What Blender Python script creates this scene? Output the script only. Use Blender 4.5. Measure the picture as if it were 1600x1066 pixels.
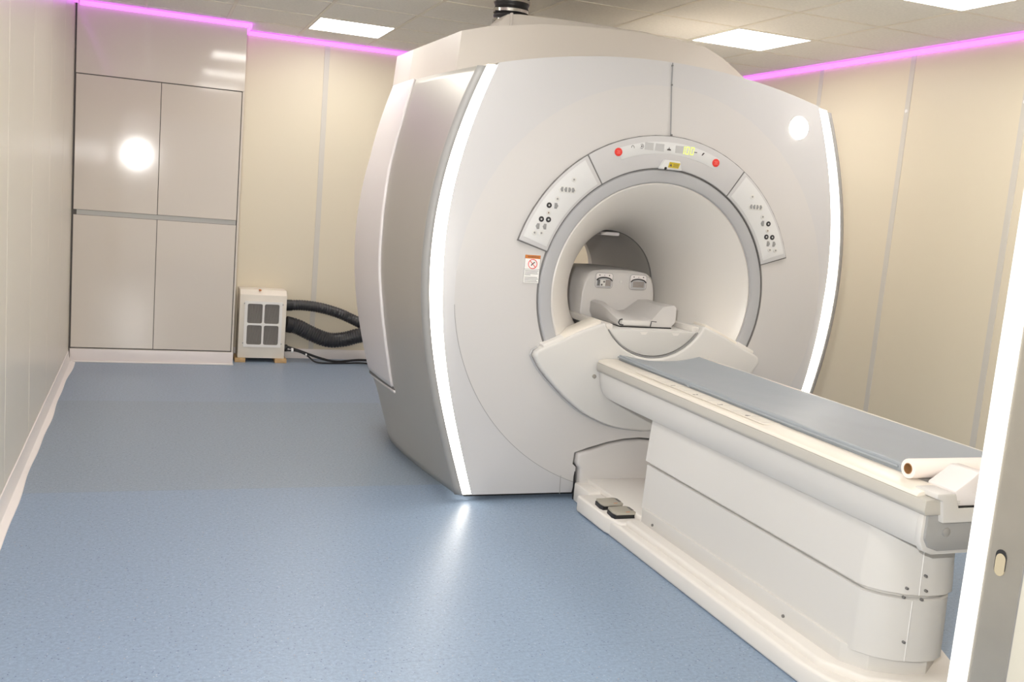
import bpy, bmesh, math
from mathutils import Vector, Matrix
from math import sin, cos, pi, radians

# ------------------------------------------------------------------ clear
for o in list(bpy.data.objects):
    bpy.data.objects.remove(o, do_unlink=True)
scn = bpy.context.scene
COL = scn.collection

# ------------------------------------------------------------------ camera
cam_d = bpy.data.cameras.new('camera')
cam_d.sensor_width = 36.0
cam_d.lens = 34.425
cam_d.clip_start = 0.05
cam = bpy.data.objects.new('camera', cam_d)
COL.objects.link(cam)
R = Matrix(((0.93637, -0.03037, -0.34971), (-0.34079, 0.16041, -0.92642), (0.08423, 0.98658, 0.13985)))
cam.matrix_world = Matrix.Translation((0, 0, 1.5)) @ R.to_4x4()
scn.camera = cam

# ------------------------------------------------------------------ light and exposure
scn.view_settings.view_transform = 'Standard'
scn.view_settings.look = 'None'
scn.view_settings.gamma = 1.0
scn.view_settings.use_curve_mapping = False
scn.view_settings.exposure = 0.25
PANEL_E = 12.5       # ceiling panels
LED_E = 9.0         # gantry light strips
PURPLE_E = 1.6
w = bpy.data.worlds.new('world')
scn.world = w
w.use_nodes = True
w.node_tree.nodes['Background'].inputs[0].default_value = (1.0, 0.97, 0.93, 1)
w.node_tree.nodes['Background'].inputs[1].default_value = 1.0
# the photographer's flash, held beside and above the camera
fl = bpy.data.lights.new('camera_flash', 'AREA')
fl.shape = 'DISK'
fl.size = 0.035
fl.energy = 82
fl.color = (1.0, 0.98, 0.955)
flo = bpy.data.objects.new('camera_flash', fl)
COL.objects.link(flo)
flo.location = (-0.22, -0.02, 1.74)
flo.rotation_euler = (radians(88), 0, radians(-14))


# ------------------------------------------------------------------ materials
def mat(name, col, rough=0.5, metal=0.0, emit=0.0, ecol=None, spec=0.5, coat=0.0, noise=0.0, nscale=20.0, bump=0.0, bscale=60.0):
    m = bpy.data.materials.new(name)
    m.use_nodes = True
    nt = m.node_tree
    p = nt.nodes['Principled BSDF']
    p.inputs['Base Color'].default_value = (*col, 1)
    p.inputs['Roughness'].default_value = rough
    p.inputs['Metallic'].default_value = metal
    p.inputs['Specular IOR Level'].default_value = spec
    p.inputs['Coat Weight'].default_value = coat
    p.inputs['Coat Roughness'].default_value = 0.12
    if emit > 0:
        p.inputs['Emission Color'].default_value = (*(ecol or col), 1)
        p.inputs['Emission Strength'].default_value = emit
    tc = None
    if noise > 0 or bump > 0:
        tc = nt.nodes.new('ShaderNodeTexCoord')
    if noise > 0:
        n = nt.nodes.new('ShaderNodeTexNoise')
        n.inputs['Scale'].default_value = nscale
        n.inputs['Detail'].default_value = 4
        nt.links.new(tc.outputs['Object'], n.inputs['Vector'])
        r = nt.nodes.new('ShaderNodeValToRGB')
        r.color_ramp.elements[0].color = (*[c * (1 - noise) for c in col], 1)
        r.color_ramp.elements[1].color = (*[min(1, c * (1 + noise)) for c in col], 1)
        r.color_ramp.elements[0].position = 0.3
        r.color_ramp.elements[1].position = 0.7
        nt.links.new(n.outputs['Fac'], r.inputs['Fac'])
        nt.links.new(r.outputs['Color'], p.inputs['Base Color'])
    if bump > 0:
        n2 = nt.nodes.new('ShaderNodeTexNoise')
        n2.inputs['Scale'].default_value = bscale
        nt.links.new(tc.outputs['Object'], n2.inputs['Vector'])
        b = nt.nodes.new('ShaderNodeBump')
        b.inputs['Strength'].default_value = bump
        b.inputs['Distance'].default_value = 0.01
        nt.links.new(n2.outputs['Fac'], b.inputs['Height'])
        nt.links.new(b.outputs['Normal'], p.inputs['Normal'])
    return m


def floor_mat(name, col):
    m = bpy.data.materials.new(name)
    m.use_nodes = True
    nt = m.node_tree
    p = nt.nodes['Principled BSDF']
    p.inputs['Roughness'].default_value = 0.38
    p.inputs['Specular IOR Level'].default_value = 0.5
    tc = nt.nodes.new('ShaderNodeTexCoord')
    base = nt.nodes.new('ShaderNodeTexNoise')
    base.inputs['Scale'].default_value = 70
    base.inputs['Detail'].default_value = 6
    base.inputs['Roughness'].default_value = 0.8
    nt.links.new(tc.outputs['Object'], base.inputs['Vector'])
    r = nt.nodes.new('ShaderNodeValToRGB')
    r.color_ramp.elements[0].position = 0.32
    r.color_ramp.elements[1].position = 0.68
    r.color_ramp.elements[0].color = (*[c * 0.78 for c in col], 1)
    r.color_ramp.elements[1].color = (*[min(1, c * 1.2) for c in col], 1)
    nt.links.new(base.outputs['Fac'], r.inputs['Fac'])
    last = r.outputs['Color']
    for sc, thr, c2 in ((55, 0.13, (0.07, 0.10, 0.20)), (48, 0.12, (0.40, 0.46, 0.54)), (31, 0.07, (0.42, 0.36, 0.30))):
        v = nt.nodes.new('ShaderNodeTexVoronoi')
        v.inputs['Scale'].default_value = sc
        nt.links.new(tc.outputs['Object'], v.inputs['Vector'])
        cr = nt.nodes.new('ShaderNodeMath')
        cr.operation = 'LESS_THAN'
        cr.inputs[1].default_value = thr
        nt.links.new(v.outputs['Distance'], cr.inputs[0])
        sep = nt.nodes.new('ShaderNodeSeparateColor')
        nt.links.new(v.outputs['Color'], sep.inputs[0])
        gt = nt.nodes.new('ShaderNodeMath')
        gt.operation = 'GREATER_THAN'
        gt.inputs[1].default_value = 0.45
        nt.links.new(sep.outputs[0], gt.inputs[0])
        mu = nt.nodes.new('ShaderNodeMath')
        mu.operation = 'MULTIPLY'
        nt.links.new(cr.outputs[0], mu.inputs[0])
        nt.links.new(gt.outputs[0], mu.inputs[1])
        mx = nt.nodes.new('ShaderNodeMix')
        mx.data_type = 'RGBA'
        nt.links.new(mu.outputs[0], mx.inputs['Factor'])
        nt.links.new(last, mx.inputs['A'])
        mx.inputs['B'].default_value = (*c2, 1)
        last = mx.outputs['Result']
    nt.links.new(last, p.inputs['Base Color'])
    b = nt.nodes.new('ShaderNodeBump')
    b.inputs['Strength'].default_value = 0.06
    b.inputs['Distance'].default_value = 0.004
    nt.links.new(base.outputs['Fac'], b.inputs['Height'])
    nt.links.new(b.outputs['Normal'], p.inputs['Normal'])
    return m


M = {}
M['floor'] = floor_mat('blue_vinyl', (0.242, 0.322, 0.435))
M['floor2'] = floor_mat('grey_sheen_vinyl', (0.25, 0.31, 0.38))  # middle sheet: reflection of its differing grain put into the colour as grey
M['floor3'] = floor_mat('far_blue_vinyl', (0.265, 0.335, 0.43))
M['wall_left'] = mat('gloss_wall_panel', (0.77, 0.715, 0.61), 0.28, spec=0.4)
M['wall'] = mat('cream_wall_panel', (0.73, 0.655, 0.51), 0.42)
M['joint'] = mat('grey_joint_strip', (0.63, 0.595, 0.53), 0.35)
M['tile'] = mat('ceiling_tile_white', (0.90, 0.87, 0.80), 0.9, noise=0.04, nscale=60)
M['grid'] = mat('ceiling_grid_cream', (0.86, 0.81, 0.70), 0.5)
M['panel'] = mat('light_diffuser', (1, 1, 1), 0.5, emit=PANEL_E, ecol=(1.0, 0.97, 0.92))
M['frame'] = mat('white_frame', (0.85, 0.84, 0.82), 0.4)
M['purple'] = mat('purple_light', (0.8, 0.4, 0.9), 0.5, emit=PURPLE_E, ecol=(0.70, 0.12, 0.95))
M['cab'] = mat('gloss_white_laminate', (0.69, 0.625, 0.545), 0.07, spec=0.55, bump=0.012, bscale=5)
M['cab_edge'] = mat('cabinet_gap_dark', (0.10, 0.09, 0.08), 0.6)
M['alu'] = mat('matt_aluminium', (0.45, 0.44, 0.41), 0.5, metal=0.2)
M['plinth'] = mat('pinkish_white_plinth', (0.84, 0.77, 0.74), 0.4)
M['skirt'] = mat('white_skirting', (0.86, 0.80, 0.76), 0.4)
M['gantry'] = mat('gantry_white', (0.575, 0.555, 0.54), 0.38, spec=0.45)
M['gantry_out'] = mat('gantry_cool_white', (0.55, 0.54, 0.54), 0.38, spec=0.45)
M['cap'] = mat('cap_white', (0.62, 0.575, 0.52), 0.4)
M['silver'] = mat('silver_side', (0.50, 0.48, 0.44), 0.42, metal=0.5)
M['band'] = mat('grey_band', (0.32, 0.315, 0.305), 0.45)
M['side'] = mat('lilac_white_side', (0.76, 0.72, 0.71), 0.35)
M['ring'] = mat('grey_ring', (0.42, 0.42, 0.43), 0.4)
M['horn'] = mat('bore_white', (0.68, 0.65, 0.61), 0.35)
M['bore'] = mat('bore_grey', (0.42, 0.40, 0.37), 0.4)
M['keys'] = mat('keypad_white', (0.66, 0.66, 0.655), 0.3)
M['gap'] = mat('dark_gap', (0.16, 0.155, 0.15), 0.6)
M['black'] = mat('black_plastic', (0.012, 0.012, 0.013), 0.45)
M['btn_grey'] = mat('button_grey', (0.28, 0.28, 0.28), 0.4)
M['btn_white'] = mat('button_white', (0.66, 0.65, 0.62), 0.4)
M['btn_black'] = mat('button_black', (0.03, 0.03, 0.035), 0.35)
M['red'] = mat('button_red', (0.75, 0.045, 0.035), 0.4)
M['disp'] = mat('display_grey', (0.50, 0.50, 0.50), 0.3)
M['digit'] = mat('display_digit', (0.8, 0.9, 0.1), 0.4, emit=0.45, ecol=(0.75, 1.0, 0.05))
M['yellow'] = mat('yellow_label', (0.55, 0.42, 0.02), 0.4)
M['orange'] = mat('orange_label', (0.62, 0.20, 0.04), 0.5)
M['paper'] = mat('label_white', (0.85, 0.84, 0.82), 0.5)
M['ink'] = mat('ink', (0.08, 0.07, 0.07), 0.6)
M['led'] = mat('gantry_light', (1, 1, 1), 0.5, emit=LED_E, ecol=(1.0, 0.94, 0.86))
M['table'] = mat('table_white', (0.62, 0.605, 0.58), 0.38)
M['cream'] = mat('cream_rail', (0.76, 0.71, 0.63), 0.35)
M['rail_grey'] = mat('taupe_rail_edge', (0.47, 0.45, 0.41), 0.45)
M['mattress'] = mat('blue_grey_vinyl', (0.31, 0.34, 0.37), 0.5, bump=0.25, bscale=9)
M['end_grey'] = mat('end_cap_grey', (0.33, 0.33, 0.325), 0.4)
M['base'] = mat('base_cream_white', (0.74, 0.71, 0.67), 0.4)
M['pedal'] = mat('pedal_tan', (0.40, 0.37, 0.31), 0.5)
M['rollp'] = mat('paper_white', (0.88, 0.80, 0.75), 0.6)
M['card'] = mat('cardboard', (0.30, 0.15, 0.055), 0.8)
M['hose'] = mat('hose_black', (0.035, 0.035, 0.037), 0.32)
M['unit'] = mat('filter_cream', (0.82, 0.76, 0.66), 0.45)
M['unit_w'] = mat('filter_white', (0.84, 0.82, 0.78), 0.45)
M['pleat'] = mat('filter_pleat', (0.27, 0.25, 0.23), 0.8)
M['wood'] = mat('pine_block', (0.55, 0.36, 0.17), 0.6, noise=0.15, nscale=30)
M['steel'] = mat('brushed_steel', (0.40, 0.375, 0.33), 0.38, metal=0.8, noise=0.04, nscale=12)
M['seal'] = mat('white_door_seal', (0.95, 0.95, 0.93), 0.5)
M['hole'] = mat('latch_hole_brass', (0.30, 0.26, 0.18), 0.5)
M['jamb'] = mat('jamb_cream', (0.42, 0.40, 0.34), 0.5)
M['clamp'] = mat('clamp_steel', (0.55, 0.53, 0.48), 0.25, metal=1.0)
M['beige'] = mat('contact_beige', (0.25, 0.19, 0.14), 0.5)

# ------------------------------------------------------------------ helpers
ORG = Vector((0, 0, 0))


def link(name, me, m, parent=None, smooth=True, ang=32):
    o = bpy.data.objects.new(name, me)
    COL.objects.link(o)
    if m is not None:
        me.materials.append(m)
    if smooth:
        for p in me.polygons:
            p.use_smooth = True
        me.set_sharp_from_angle(angle=radians(ang))
    if parent is not None:
        o.parent = parent
    return o


def from_bm(name, bm, m, parent=None, smooth=True, recalc=True):
    if recalc:
        bmesh.ops.recalc_face_normals(bm, faces=bm.faces)
    for v in bm.verts:
        v.co -= ORG
    me = bpy.data.meshes.new(name)
    bm.to_mesh(me)
    bm.free()
    return link(name, me, m, parent, smooth)


def thing(name, label, cat, loc=(0, 0, 0), rz=0.0, group=None):
    global ORG
    o = bpy.data.objects.new(name, None)
    COL.objects.link(o)
    o.location = loc
    o.rotation_euler = (0, 0, rz)
    o.empty_display_size = 0.1
    o['label'] = label
    o['category'] = cat
    if group:
        o['group'] = group
    ORG = Vector(loc)
    return o


def tag(o, label, cat, group=None):
    o['label'] = label
    o['category'] = cat
    if group:
        o['group'] = group
    return o


def world_frame():
    global ORG
    ORG = Vector((0, 0, 0))


def add_box(bm, x0, x1, y0, y1, z0, z1):
    r = bmesh.ops.create_cube(bm, size=1.0, matrix=Matrix.Translation(((x0 + x1) / 2, (y0 + y1) / 2, (z0 + z1) / 2)) @ Matrix.Diagonal((x1 - x0, y1 - y0, z1 - z0, 1)))
    return r['verts']


def bevel_sharp(bm, wd, seg=2, ang=25):
    if wd <= 0:
        return
    bm.normal_update()
    es = [e for e in bm.edges if len(e.link_faces) == 2 and e.calc_face_angle(0) > radians(ang)]
    if es:
        bmesh.ops.bevel(bm, geom=es, offset=wd, segments=seg, profile=0.5, affect='EDGES', clamp_overlap=True)


def box(name, x0, x1, y0, y1, z0, z1, m, parent=None, bev=0.0, seg=2):
    bm = bmesh.new()
    add_box(bm, x0, x1, y0, y1, z0, z1)
    bevel_sharp(bm, bev, seg)
    return from_bm(name, bm, m, parent)


def prism_bm(pts, axis, a, b, bm=None):
    bm = bm or bmesh.new()

    def P(p, t):
        if axis == 'y':
            return (p[0], t, p[1])
        if axis == 'x':
            return (t, p[0], p[1])
        return (p[0], p[1], t)
    va = [bm.verts.new(P(p, a)) for p in pts]
    vb = [bm.verts.new(P(p, b)) for p in pts]
    n = len(pts)
    bm.faces.new(va)
    bm.faces.new(vb[::-1])
    for i in range(n):
        bm.faces.new((va[i], va[(i + 1) % n], vb[(i + 1) % n], vb[i]))
    bmesh.ops.recalc_face_normals(bm, faces=bm.faces)
    return bm


def prism(name, pts, axis, a, b, m, parent=None, bev=0.0, seg=2, ang=25):
    bm = prism_bm(pts, axis, a, b)
    bevel_sharp(bm, bev, seg, ang)
    return from_bm(name, bm, m, parent)


def surf(name, f, nu, nv, m, parent=None, thick=0.0, closed_u=False, off=-1):
    bm = bmesh.new()
    vs = [[bm.verts.new(f(i / nu, j / nv)) for j in range(nv + 1)] for i in range(nu if closed_u else nu + 1)]
    for i in range(nu):
        i2 = (i + 1) % nu if closed_u else i + 1
        for j in range(nv):
            bm.faces.new((vs[i][j], vs[i2][j], vs[i2][j + 1], vs[i][j + 1]))
    o = from_bm(name, bm, m, parent)
    if thick:
        s = o.modifiers.new('thickness', 'SOLIDIFY')
        s.thickness = thick
        s.offset = off
    return o


def cyl(name, c, r, h, axis, m, parent=None, seg=24, bev=0.0, r2=None):
    bm = bmesh.new()
    mt = Matrix.Translation(c)
    if axis == 'y':
        mt = mt @ Matrix.Rotation(pi / 2, 4, 'X')
    if axis == 'x':
        mt = mt @ Matrix.Rotation(pi / 2, 4, 'Y')
    bmesh.ops.create_cone(bm, cap_ends=True, segments=seg, radius1=r, radius2=r if r2 is None else r2, depth=h, matrix=mt)
    bevel_sharp(bm, bev, 2, 50)
    return from_bm(name, bm, m, parent)


def smooth_path(pts, n):
    P = [Vector(p) for p in pts]
    P = [2 * P[0] - P[1]] + P + [2 * P[-1] - P[-2]]
    out = []
    for i in range(1, len(P) - 2):
        for k in range(n):
            t = k / n
            out.append(0.5 * ((2 * P[i]) + (-P[i - 1] + P[i + 1]) * t + (2 * P[i - 1] - 5 * P[i] + 4 * P[i + 1] - P[i + 2]) * t * t + (-P[i - 1] + 3 * P[i] - 3 * P[i + 1] + P[i + 2]) * t ** 3))
    out.append(P[-2])
    return out


def tube(name, path, rf, m, parent=None, seg=10, closed=False, caps=True):
    """sweep circle of radius rf(i, s) along path"""
    bm = bmesh.new()
    path = [Vector(p) for p in path]
    n = len(path)
    up = Vector((0, 0, 1))
    rings = []
    nrm = None
    for i in range(n):
        if closed:
            t = path[(i + 1) % n] - path[i - 1]
        else:
            t = path[min(i + 1, n - 1)] - path[max(i - 1, 0)]
        t.normalize()
        if nrm is None:
            nrm = t.cross(up)
            if nrm.length < 0.05:
                nrm = t.cross(Vector((0, 1, 0)))
        nrm = (nrm - t * nrm.dot(t)).normalized()
        bn = t.cross(nrm)
        r = rf(i) if callable(rf) else rf
        rings.append([bm.verts.new(path[i] + (nrm * cos(2 * pi * k / seg) + bn * sin(2 * pi * k / seg)) * r) for k in range(seg)])
    for i in range(n if closed else n - 1):
        a, b = rings[i], rings[(i + 1) % n]
        for k in range(seg):
            bm.faces.new((a[k], a[(k + 1) % seg], b[(k + 1) % seg], b[k]))
    if caps and not closed:
        bm.faces.new(rings[0])
        bm.faces.new(rings[-1][::-1])
    return from_bm(name, bm, m, parent)


def text(name, s, size, loc, rot, m, parent, depth=0.0004):
    cu = bpy.data.curves.new(name, 'FONT')
    cu.body = s
    cu.size = size
    cu.align_x = 'CENTER'
    cu.align_y = 'CENTER'
    cu.extrude = depth
    cu.resolution_u = 2
    t = bpy.data.objects.new('tmp_text', cu)
    COL.objects.link(t)
    dg = bpy.context.evaluated_depsgraph_get()
    me = bpy.data.meshes.new_from_object(t.evaluated_get(dg))
    bpy.data.objects.remove(t, do_unlink=True)
    me.transform(Matrix.Translation(Vector(loc) - ORG) @ rot.to_4x4())
    me.materials.clear()
    return link(name, me, m, parent, smooth=False)


def lerp_table(z, T):
    if z <= T[0][0]:
        return T[0][1]
    for (a, va), (b, vb) in zip(T, T[1:]):
        if z <= b:
            return va + (vb - va) * (z - a) / (b - a)
    return T[-1][1]


# ================================================================== THE ROOM
XL, XR, YB, YF, ZC = -0.56, 4.64, 8.53, 1.20, 2.70


def struct(name, me_obj):
    me_obj['kind'] = 'structure'
    return me_obj


def struct_empty(name, loc=(0, 0, 0)):
    global ORG
    o = bpy.data.objects.new(name, None)
    COL.objects.link(o)
    o.location = loc
    o['kind'] = 'structure'
    ORG = Vector(loc)
    return o


# floor: screed slab with three welded vinyl sheets
world_frame()
fl_o = struct('floor', box('floor', XL - 0.2, XR + 0.2, -1.2, YB + 0.2, -0.12, -0.004, M['floor']))
ys = [-1.2, 1.0, 2.89, 4.79, 6.75, YB + 0.1]
ms = ['floor', 'floor', 'floor', 'floor2', 'floor3']
for i in range(5):
    box('vinyl_sheet', XL - 0.1, XR + 0.1, ys[i] + 0.0003, ys[i + 1] - 0.0003, -0.004, 0.0, M[ms[i]], fl_o)

# left wall: gloss panels with fine joints
wl = struct('wall_left', box('wall_left', XL - 0.16, XL - 0.012, -1.2, YB + 0.2, -0.02, ZC + 0.25, M['joint']))
yy = 4.6 - 0.9 * 6
while yy < YB:
    a, b = max(yy, -1.2), min(yy + 0.9, YB)
    if b - a > 0.02:
        box('wall_panel', XL - 0.012, XL, a + 0.004, b - 0.004, 0.0, ZC, M['wall_left'], wl, 0.002, 1)
    yy += 0.9
# back wall
wb = struct('wall_back', box('wall_back', XL - 0.16, XR + 0.16, YB + 0.012, YB + 0.16, -0.02, ZC + 0.25, M['joint']))
seams = [XL, 0.385, 1.35, 2.295, 3.24, 4.185, XR]
for a, b in zip(seams, seams[1:]):
    box('wall_panel', a + 0.018, b - 0.018, YB, YB + 0.012, 0.0, ZC, M['wall'], wb, 0.002, 1)
for a in seams[1:-1]:
    box('joint_strip', a - 0.022, a + 0.022, YB - 0.004, YB + 0.012, 0.0, ZC, M['joint'], wb, 0.0015, 1)
# right wall
wr = struct('wall_right', box('wall_right', XR + 0.012, XR + 0.16, YF - 0.3, YB + 0.2, -0.02, ZC + 0.25, M['joint']))
seams = [YF, 1.545, 2.49, 3.435, 4.38, 5.325, 6.27, 7.215, 8.16, YB]
for a, b in zip(seams, seams[1:]):
    box('wall_panel', XR, XR + 0.012, a + 0.018, b - 0.018, 0.0, ZC, M['wall'], wr, 0.002, 1)
for a in seams[1:-1]:
    box('joint_strip', XR - 0.004, XR + 0.012, a - 0.022, a + 0.022, 0.0, ZC, M['joint'], wr, 0.0015, 1)
    cyl('wall_glint', (XR - 0.005, a, 2.31), 0.012, 0.004, 'x', M['paper'], wr, 12)  # small white disc stands in for a reflected glint on the joint
# front wall with the doorway the camera looks through
DX0, DX1, DZ = -0.42, 1.30, 2.25
bm = bmesh.new()
add_box(bm, XL - 0.1, DX0, 0.86, YF, -0.02, ZC + 0.1)
add_box(bm, DX1 + 0.03, XR + 0.12, 0.86, YF, -0.02, ZC + 0.1)
add_box(bm, DX0, DX1 + 0.03, 0.86, YF, DZ + 0.03, ZC + 0.1)
struct('wall_front', from_bm('wall_front', bm, M['wall']))

# ceiling: slab + grid + tiles; light bays are left open for the light panels
ce = struct('ceiling', box('ceiling', XL - 0.2, XR + 0.2, YF - 0.3, YB + 0.2, ZC + 0.10, ZC + 0.2, M['tile']))
gx = [XL] + [1.09 + 0.582 * k for k in range(-2, 7)]
gx = [g for g in gx if XL <= g < XR - 0.02] + [XR]
gy = [4.285 + 0.618 * k for k in range(-5, 7)]
gy = [YF] + [g for g in gy if YF + 0.05 < g < YB - 0.02] + [YB]
LIGHTS = [(1.09, 7.375), (0.508, 5.521), (0.508, 3.667), (0.508, 1.813), (3.418, 7.375), (3.418, 5.521), (3.418, 3.667), (3.418, 1.813)]  # the doorway row is out of view, added to light the room


def is_light(x, y):
    return any(abs(x - a) < 0.05 and abs(y - b) < 0.05 for a, b in LIGHTS)


bays = []
for i in range(len(gx) - 1):
    for j in range(len(gy) - 1):
        if is_light(gx[i], gy[j]):
            bays.append((gx[i], gx[i + 1], gy[j], gy[j + 1]))
            continue
        box('ceiling_tile', gx[i] + 0.010, gx[i + 1] - 0.010, gy[j] + 0.010, gy[j + 1] - 0.010, ZC + 0.002, ZC + 0.014, M['tile'], ce, 0.003, 1)
for g in gx[1:-1]:
    box('grid_bar', g - 0.0105, g + 0.0105, YF, YB, ZC - 0.001, ZC + 0.02, M['grid'], ce)
for g in gy[1:-1]:
    box('grid_bar', XL, XR, g - 0.0105, g + 0.0105, ZC - 0.0005, ZC + 0.019, M['grid'], ce)

lab = {(0, 3): 'square ceiling light panel on the left, over the cabinets and back wall',
       (1, 2): 'square ceiling light panel just above the right shoulder of the scanner',
       (1, 1): 'ceiling light panel cut by the top edge, nearest above the table'}
LN = {(1, 3): 'ceiling light panel behind the scanner, nearest the far right corner',
      (1, 0): 'added ceiling light panel, out of view over the table, nearest the doorway wall',
      (2, 2): 'ceiling light panel over the open floor beside the scanner',
      (2, 1): 'ceiling light panel over the open floor in front of the scanner',
      (2, 0): 'added ceiling light panel, out of view above the doorway end of the open floor'}
for (x0, x1, y0, y1) in bays:
    cx, cy = (x0 + x1) / 2, (y0 + y1) / 2
    kx = 0 if 1 < cx < 2 else 1 if cx > 2 else 2
    ky = int(round((cy - 2.1) / 1.854))
    t = thing('ceiling_light', {**LN, **lab}[(kx, ky)], 'light', (cx, cy, ZC), 0, 'square light panels in the ceiling')
    bm = bmesh.new()
    f = 0.02
    add_box(bm, x0 + 0.012, x1 - 0.012, y0 + 0.012, y0 + f, ZC - 0.002, ZC + 0.02)
    add_box(bm, x0 + 0.012, x1 - 0.012, y1 - f, y1 - 0.012, ZC - 0.002, ZC + 0.02)
    add_box(bm, x0 + 0.012, x0 + f, y0 + f, y1 - f, ZC - 0.002, ZC + 0.02)
    add_box(bm, x1 - f, x1 - 0.012, y0 + f, y1 - f, ZC - 0.002, ZC + 0.02)
    from_bm('frame', bm, M['frame'], t, False)
    box('diffuser', x0 + f, x1 - f, y0 + f, y1 - f, ZC + 0.0, ZC + 0.012, M['panel'], t)

# purple light strips along the tops of the walls
world_frame()
tag(box('light_strip', 0.70, XR - 0.03, YB - 0.028, YB - 0.001, ZC - 0.036, ZC - 0.004, M['purple']),
    'purple light strip along the top of the back wall behind the scanner', 'light strip', 'purple ceiling light strips')
tag(box('light_strip', XR - 0.028, XR - 0.006, YF + 0.02, YB - 0.03, ZC - 0.036, ZC - 0.004, M['purple']),
    'purple light strip along the top of the right wall', 'light strip', 'purple ceiling light strips')
tag(box('light_strip', XL + 0.002, XL + 0.024, 2.0, 8.05, ZC - 0.036, ZC - 0.004, M['purple']),
    'purple light strip along the top of the left wall, ending at the cabinets', 'light strip', 'purple ceiling light strips')
tag(box('light_strip', XL + 0.03, 0.668, 8.108, 8.134, ZC - 0.036, ZC - 0.004, M['purple']),
    'purple light strip along the top of the white cabinets', 'light strip', 'purple ceiling light strips')
tag(box('light_strip', 0.670, 0.694, 8.108, YB - 0.03, ZC - 0.036, ZC - 0.004, M['purple']),
    'short purple light strip on the cabinet side, stepping back to the back wall', 'light strip', 'purple ceiling light strips')

# wavy white skirting at the left wall
bm = bmesh.new()
N = 150
rows = []
for i in range(N + 1):
    y = -1.0 + (8.10 + 1.0) * i / N
    wv = 0.005 * sin(y * 3.3) + 0.003 * sin(y * 8.1 + 1) + 0.003 * sin(y * 1.7)
    pr = [(XL + 0.0005, 0.0), (XL + 0.0005, 0.088 + 0.3 * wv), (XL + 0.006, 0.086 + 0.3 * wv), (XL + 0.009, 0.045), (XL + 0.020, 0.016), (XL + 0.045 + wv, 0.004), (XL + 0.047 + wv, 0.0)]
    rows.append([bm.verts.new((a, y, b)) for a, b in pr])
for a, b in zip(rows, rows[1:]):
    for k in range(len(a)):
        k2 = (k + 1) % len(a)
        bm.faces.new((a[k], b[k], b[k2], a[k2]))
bm.faces.new(rows[0])
bm.faces.new(rows[-1][::-1])
struct('baseboard_left', from_bm('baseboard_left', bm, M['skirt']))
struct('baseboard_back', box('baseboard_back', 0.67, XR - 0.03, YB - 0.014, YB - 0.0005, 0.0, 0.085, M['skirt'], None, 0.003))
struct('baseboard_right', box('baseboard_right', XR - 0.014, XR - 0.0005, YF + 0.01, YB, 0.0, 0.085, M['skirt'], None, 0.003))

# door frame at the right
dr = struct_empty('door_1', (DX1, 1.03, 0))
box('steel_jamb', DX1 + 0.001, DX1 + 0.03, 1.092, 1.166, 0.0, DZ, M['steel'], dr, 0.001, 1)
s_ = box('door_seal', DX1 - 0.004, DX1 + 0.03, 1.167, YF + 0.002, 0.0, DZ, M['seal'], dr, 0.002)
s_['label'] = 'bright white seal strip down the edge of the steel frame'
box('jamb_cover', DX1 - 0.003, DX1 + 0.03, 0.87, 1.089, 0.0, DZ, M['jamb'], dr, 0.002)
box('cover_edge', DX1 - 0.001, DX1 + 0.012, 1.088, 1.0925, 0.0, DZ, M['gap'], dr)
box('frame_head', DX0, DX1 + 0.03, 0.87, YF, DZ, DZ + 0.03, M['steel'], dr)
box('far_jamb', DX0 + 0.0, DX0 + 0.02, 0.862, YF + 0.002, 0.0, DZ, M['steel'], dr, 0.001, 1)


def slot_pts(cy, cz, r, h, n=8):
    return [(cy + r * cos(a), cz + h + r * sin(a)) for a in [pi * k / n for k in range(n + 1)]] + \
           [(cy + r * cos(a), cz - h + r * sin(a)) for a in [pi + pi * k / n for k in range(n + 1)]]


prism('latch_hole', slot_pts(1.137, 0.993, 0.0105, 0.011), 'x', DX1 - 0.0006, DX1 + 0.003, M['black'], dr)
prism('latch_plate', slot_pts(1.1362, 0.9895, 0.0095, 0.009), 'x', DX1 - 0.0012, DX1 + 0.003, M['hole'], dr)

# ================================================================== CABINET
cb = thing('storage_cabinet', 'tall glossy white built-in cabinet in the left corner with four doors', 'cabinet', (0.05, 8.33, 0))
CX0, CX1, CY = XL + 0.006, 0.662, 8.137
box('carcass', CX0, CX1, CY + 0.02, YB - 0.001, 0.0, ZC - 0.004, M['cab'], cb)
box('plinth', XL + 0.01, CX1 + 0.002, CY - 0.006, CY + 0.02, 0.0, 0.104, M['plinth'], cb, 0.003)
box('plinth_edge', XL + 0.01, CX1 + 0.006, CY - 0.022, CY - 0.006, 0.0, 0.012, M['skirt'], cb, 0.003)
box('gap_backing', XL + 0.001, CX0 + 0.012, CY + 0.012, CY + 0.03, 0.104, ZC - 0.01, M['cab_edge'], cb)
SP = 0.050
gp = 0.0022
for (a, b) in ((CX0 + 0.006, SP), (SP, CX1 - 0.018)):
    box('door', a + gp, b - gp, CY, CY + 0.019, 0.114, 1.132, M['cab'], cb, 0.0012, 1)
    box('door', a + gp, b - gp, CY, CY + 0.019, 1.172, 2.172, M['cab'], cb, 0.0012, 1)
box('shadow_gap', CX0 + 0.004, CX1 - 0.014, CY + 0.0155, CY + 0.0205, 0.106, 2.180, M['cab_edge'], cb)
box('side_stile', CX1 - 0.014, CX1, CY, CY + 0.02, 0.104, 2.178, M['cab'], cb, 0.001, 1)
box('top_panel', CX0 + 0.006, CX1, CY, CY + 0.0205, 2.179, ZC - 0.004, M['cab'], cb, 0.001, 1)
box('handle_rail', CX0 + 0.03, CX1 - 0.022, CY + 0.010, CY + 0.019, 1.134, 1.170, M['alu'], cb)

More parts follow.
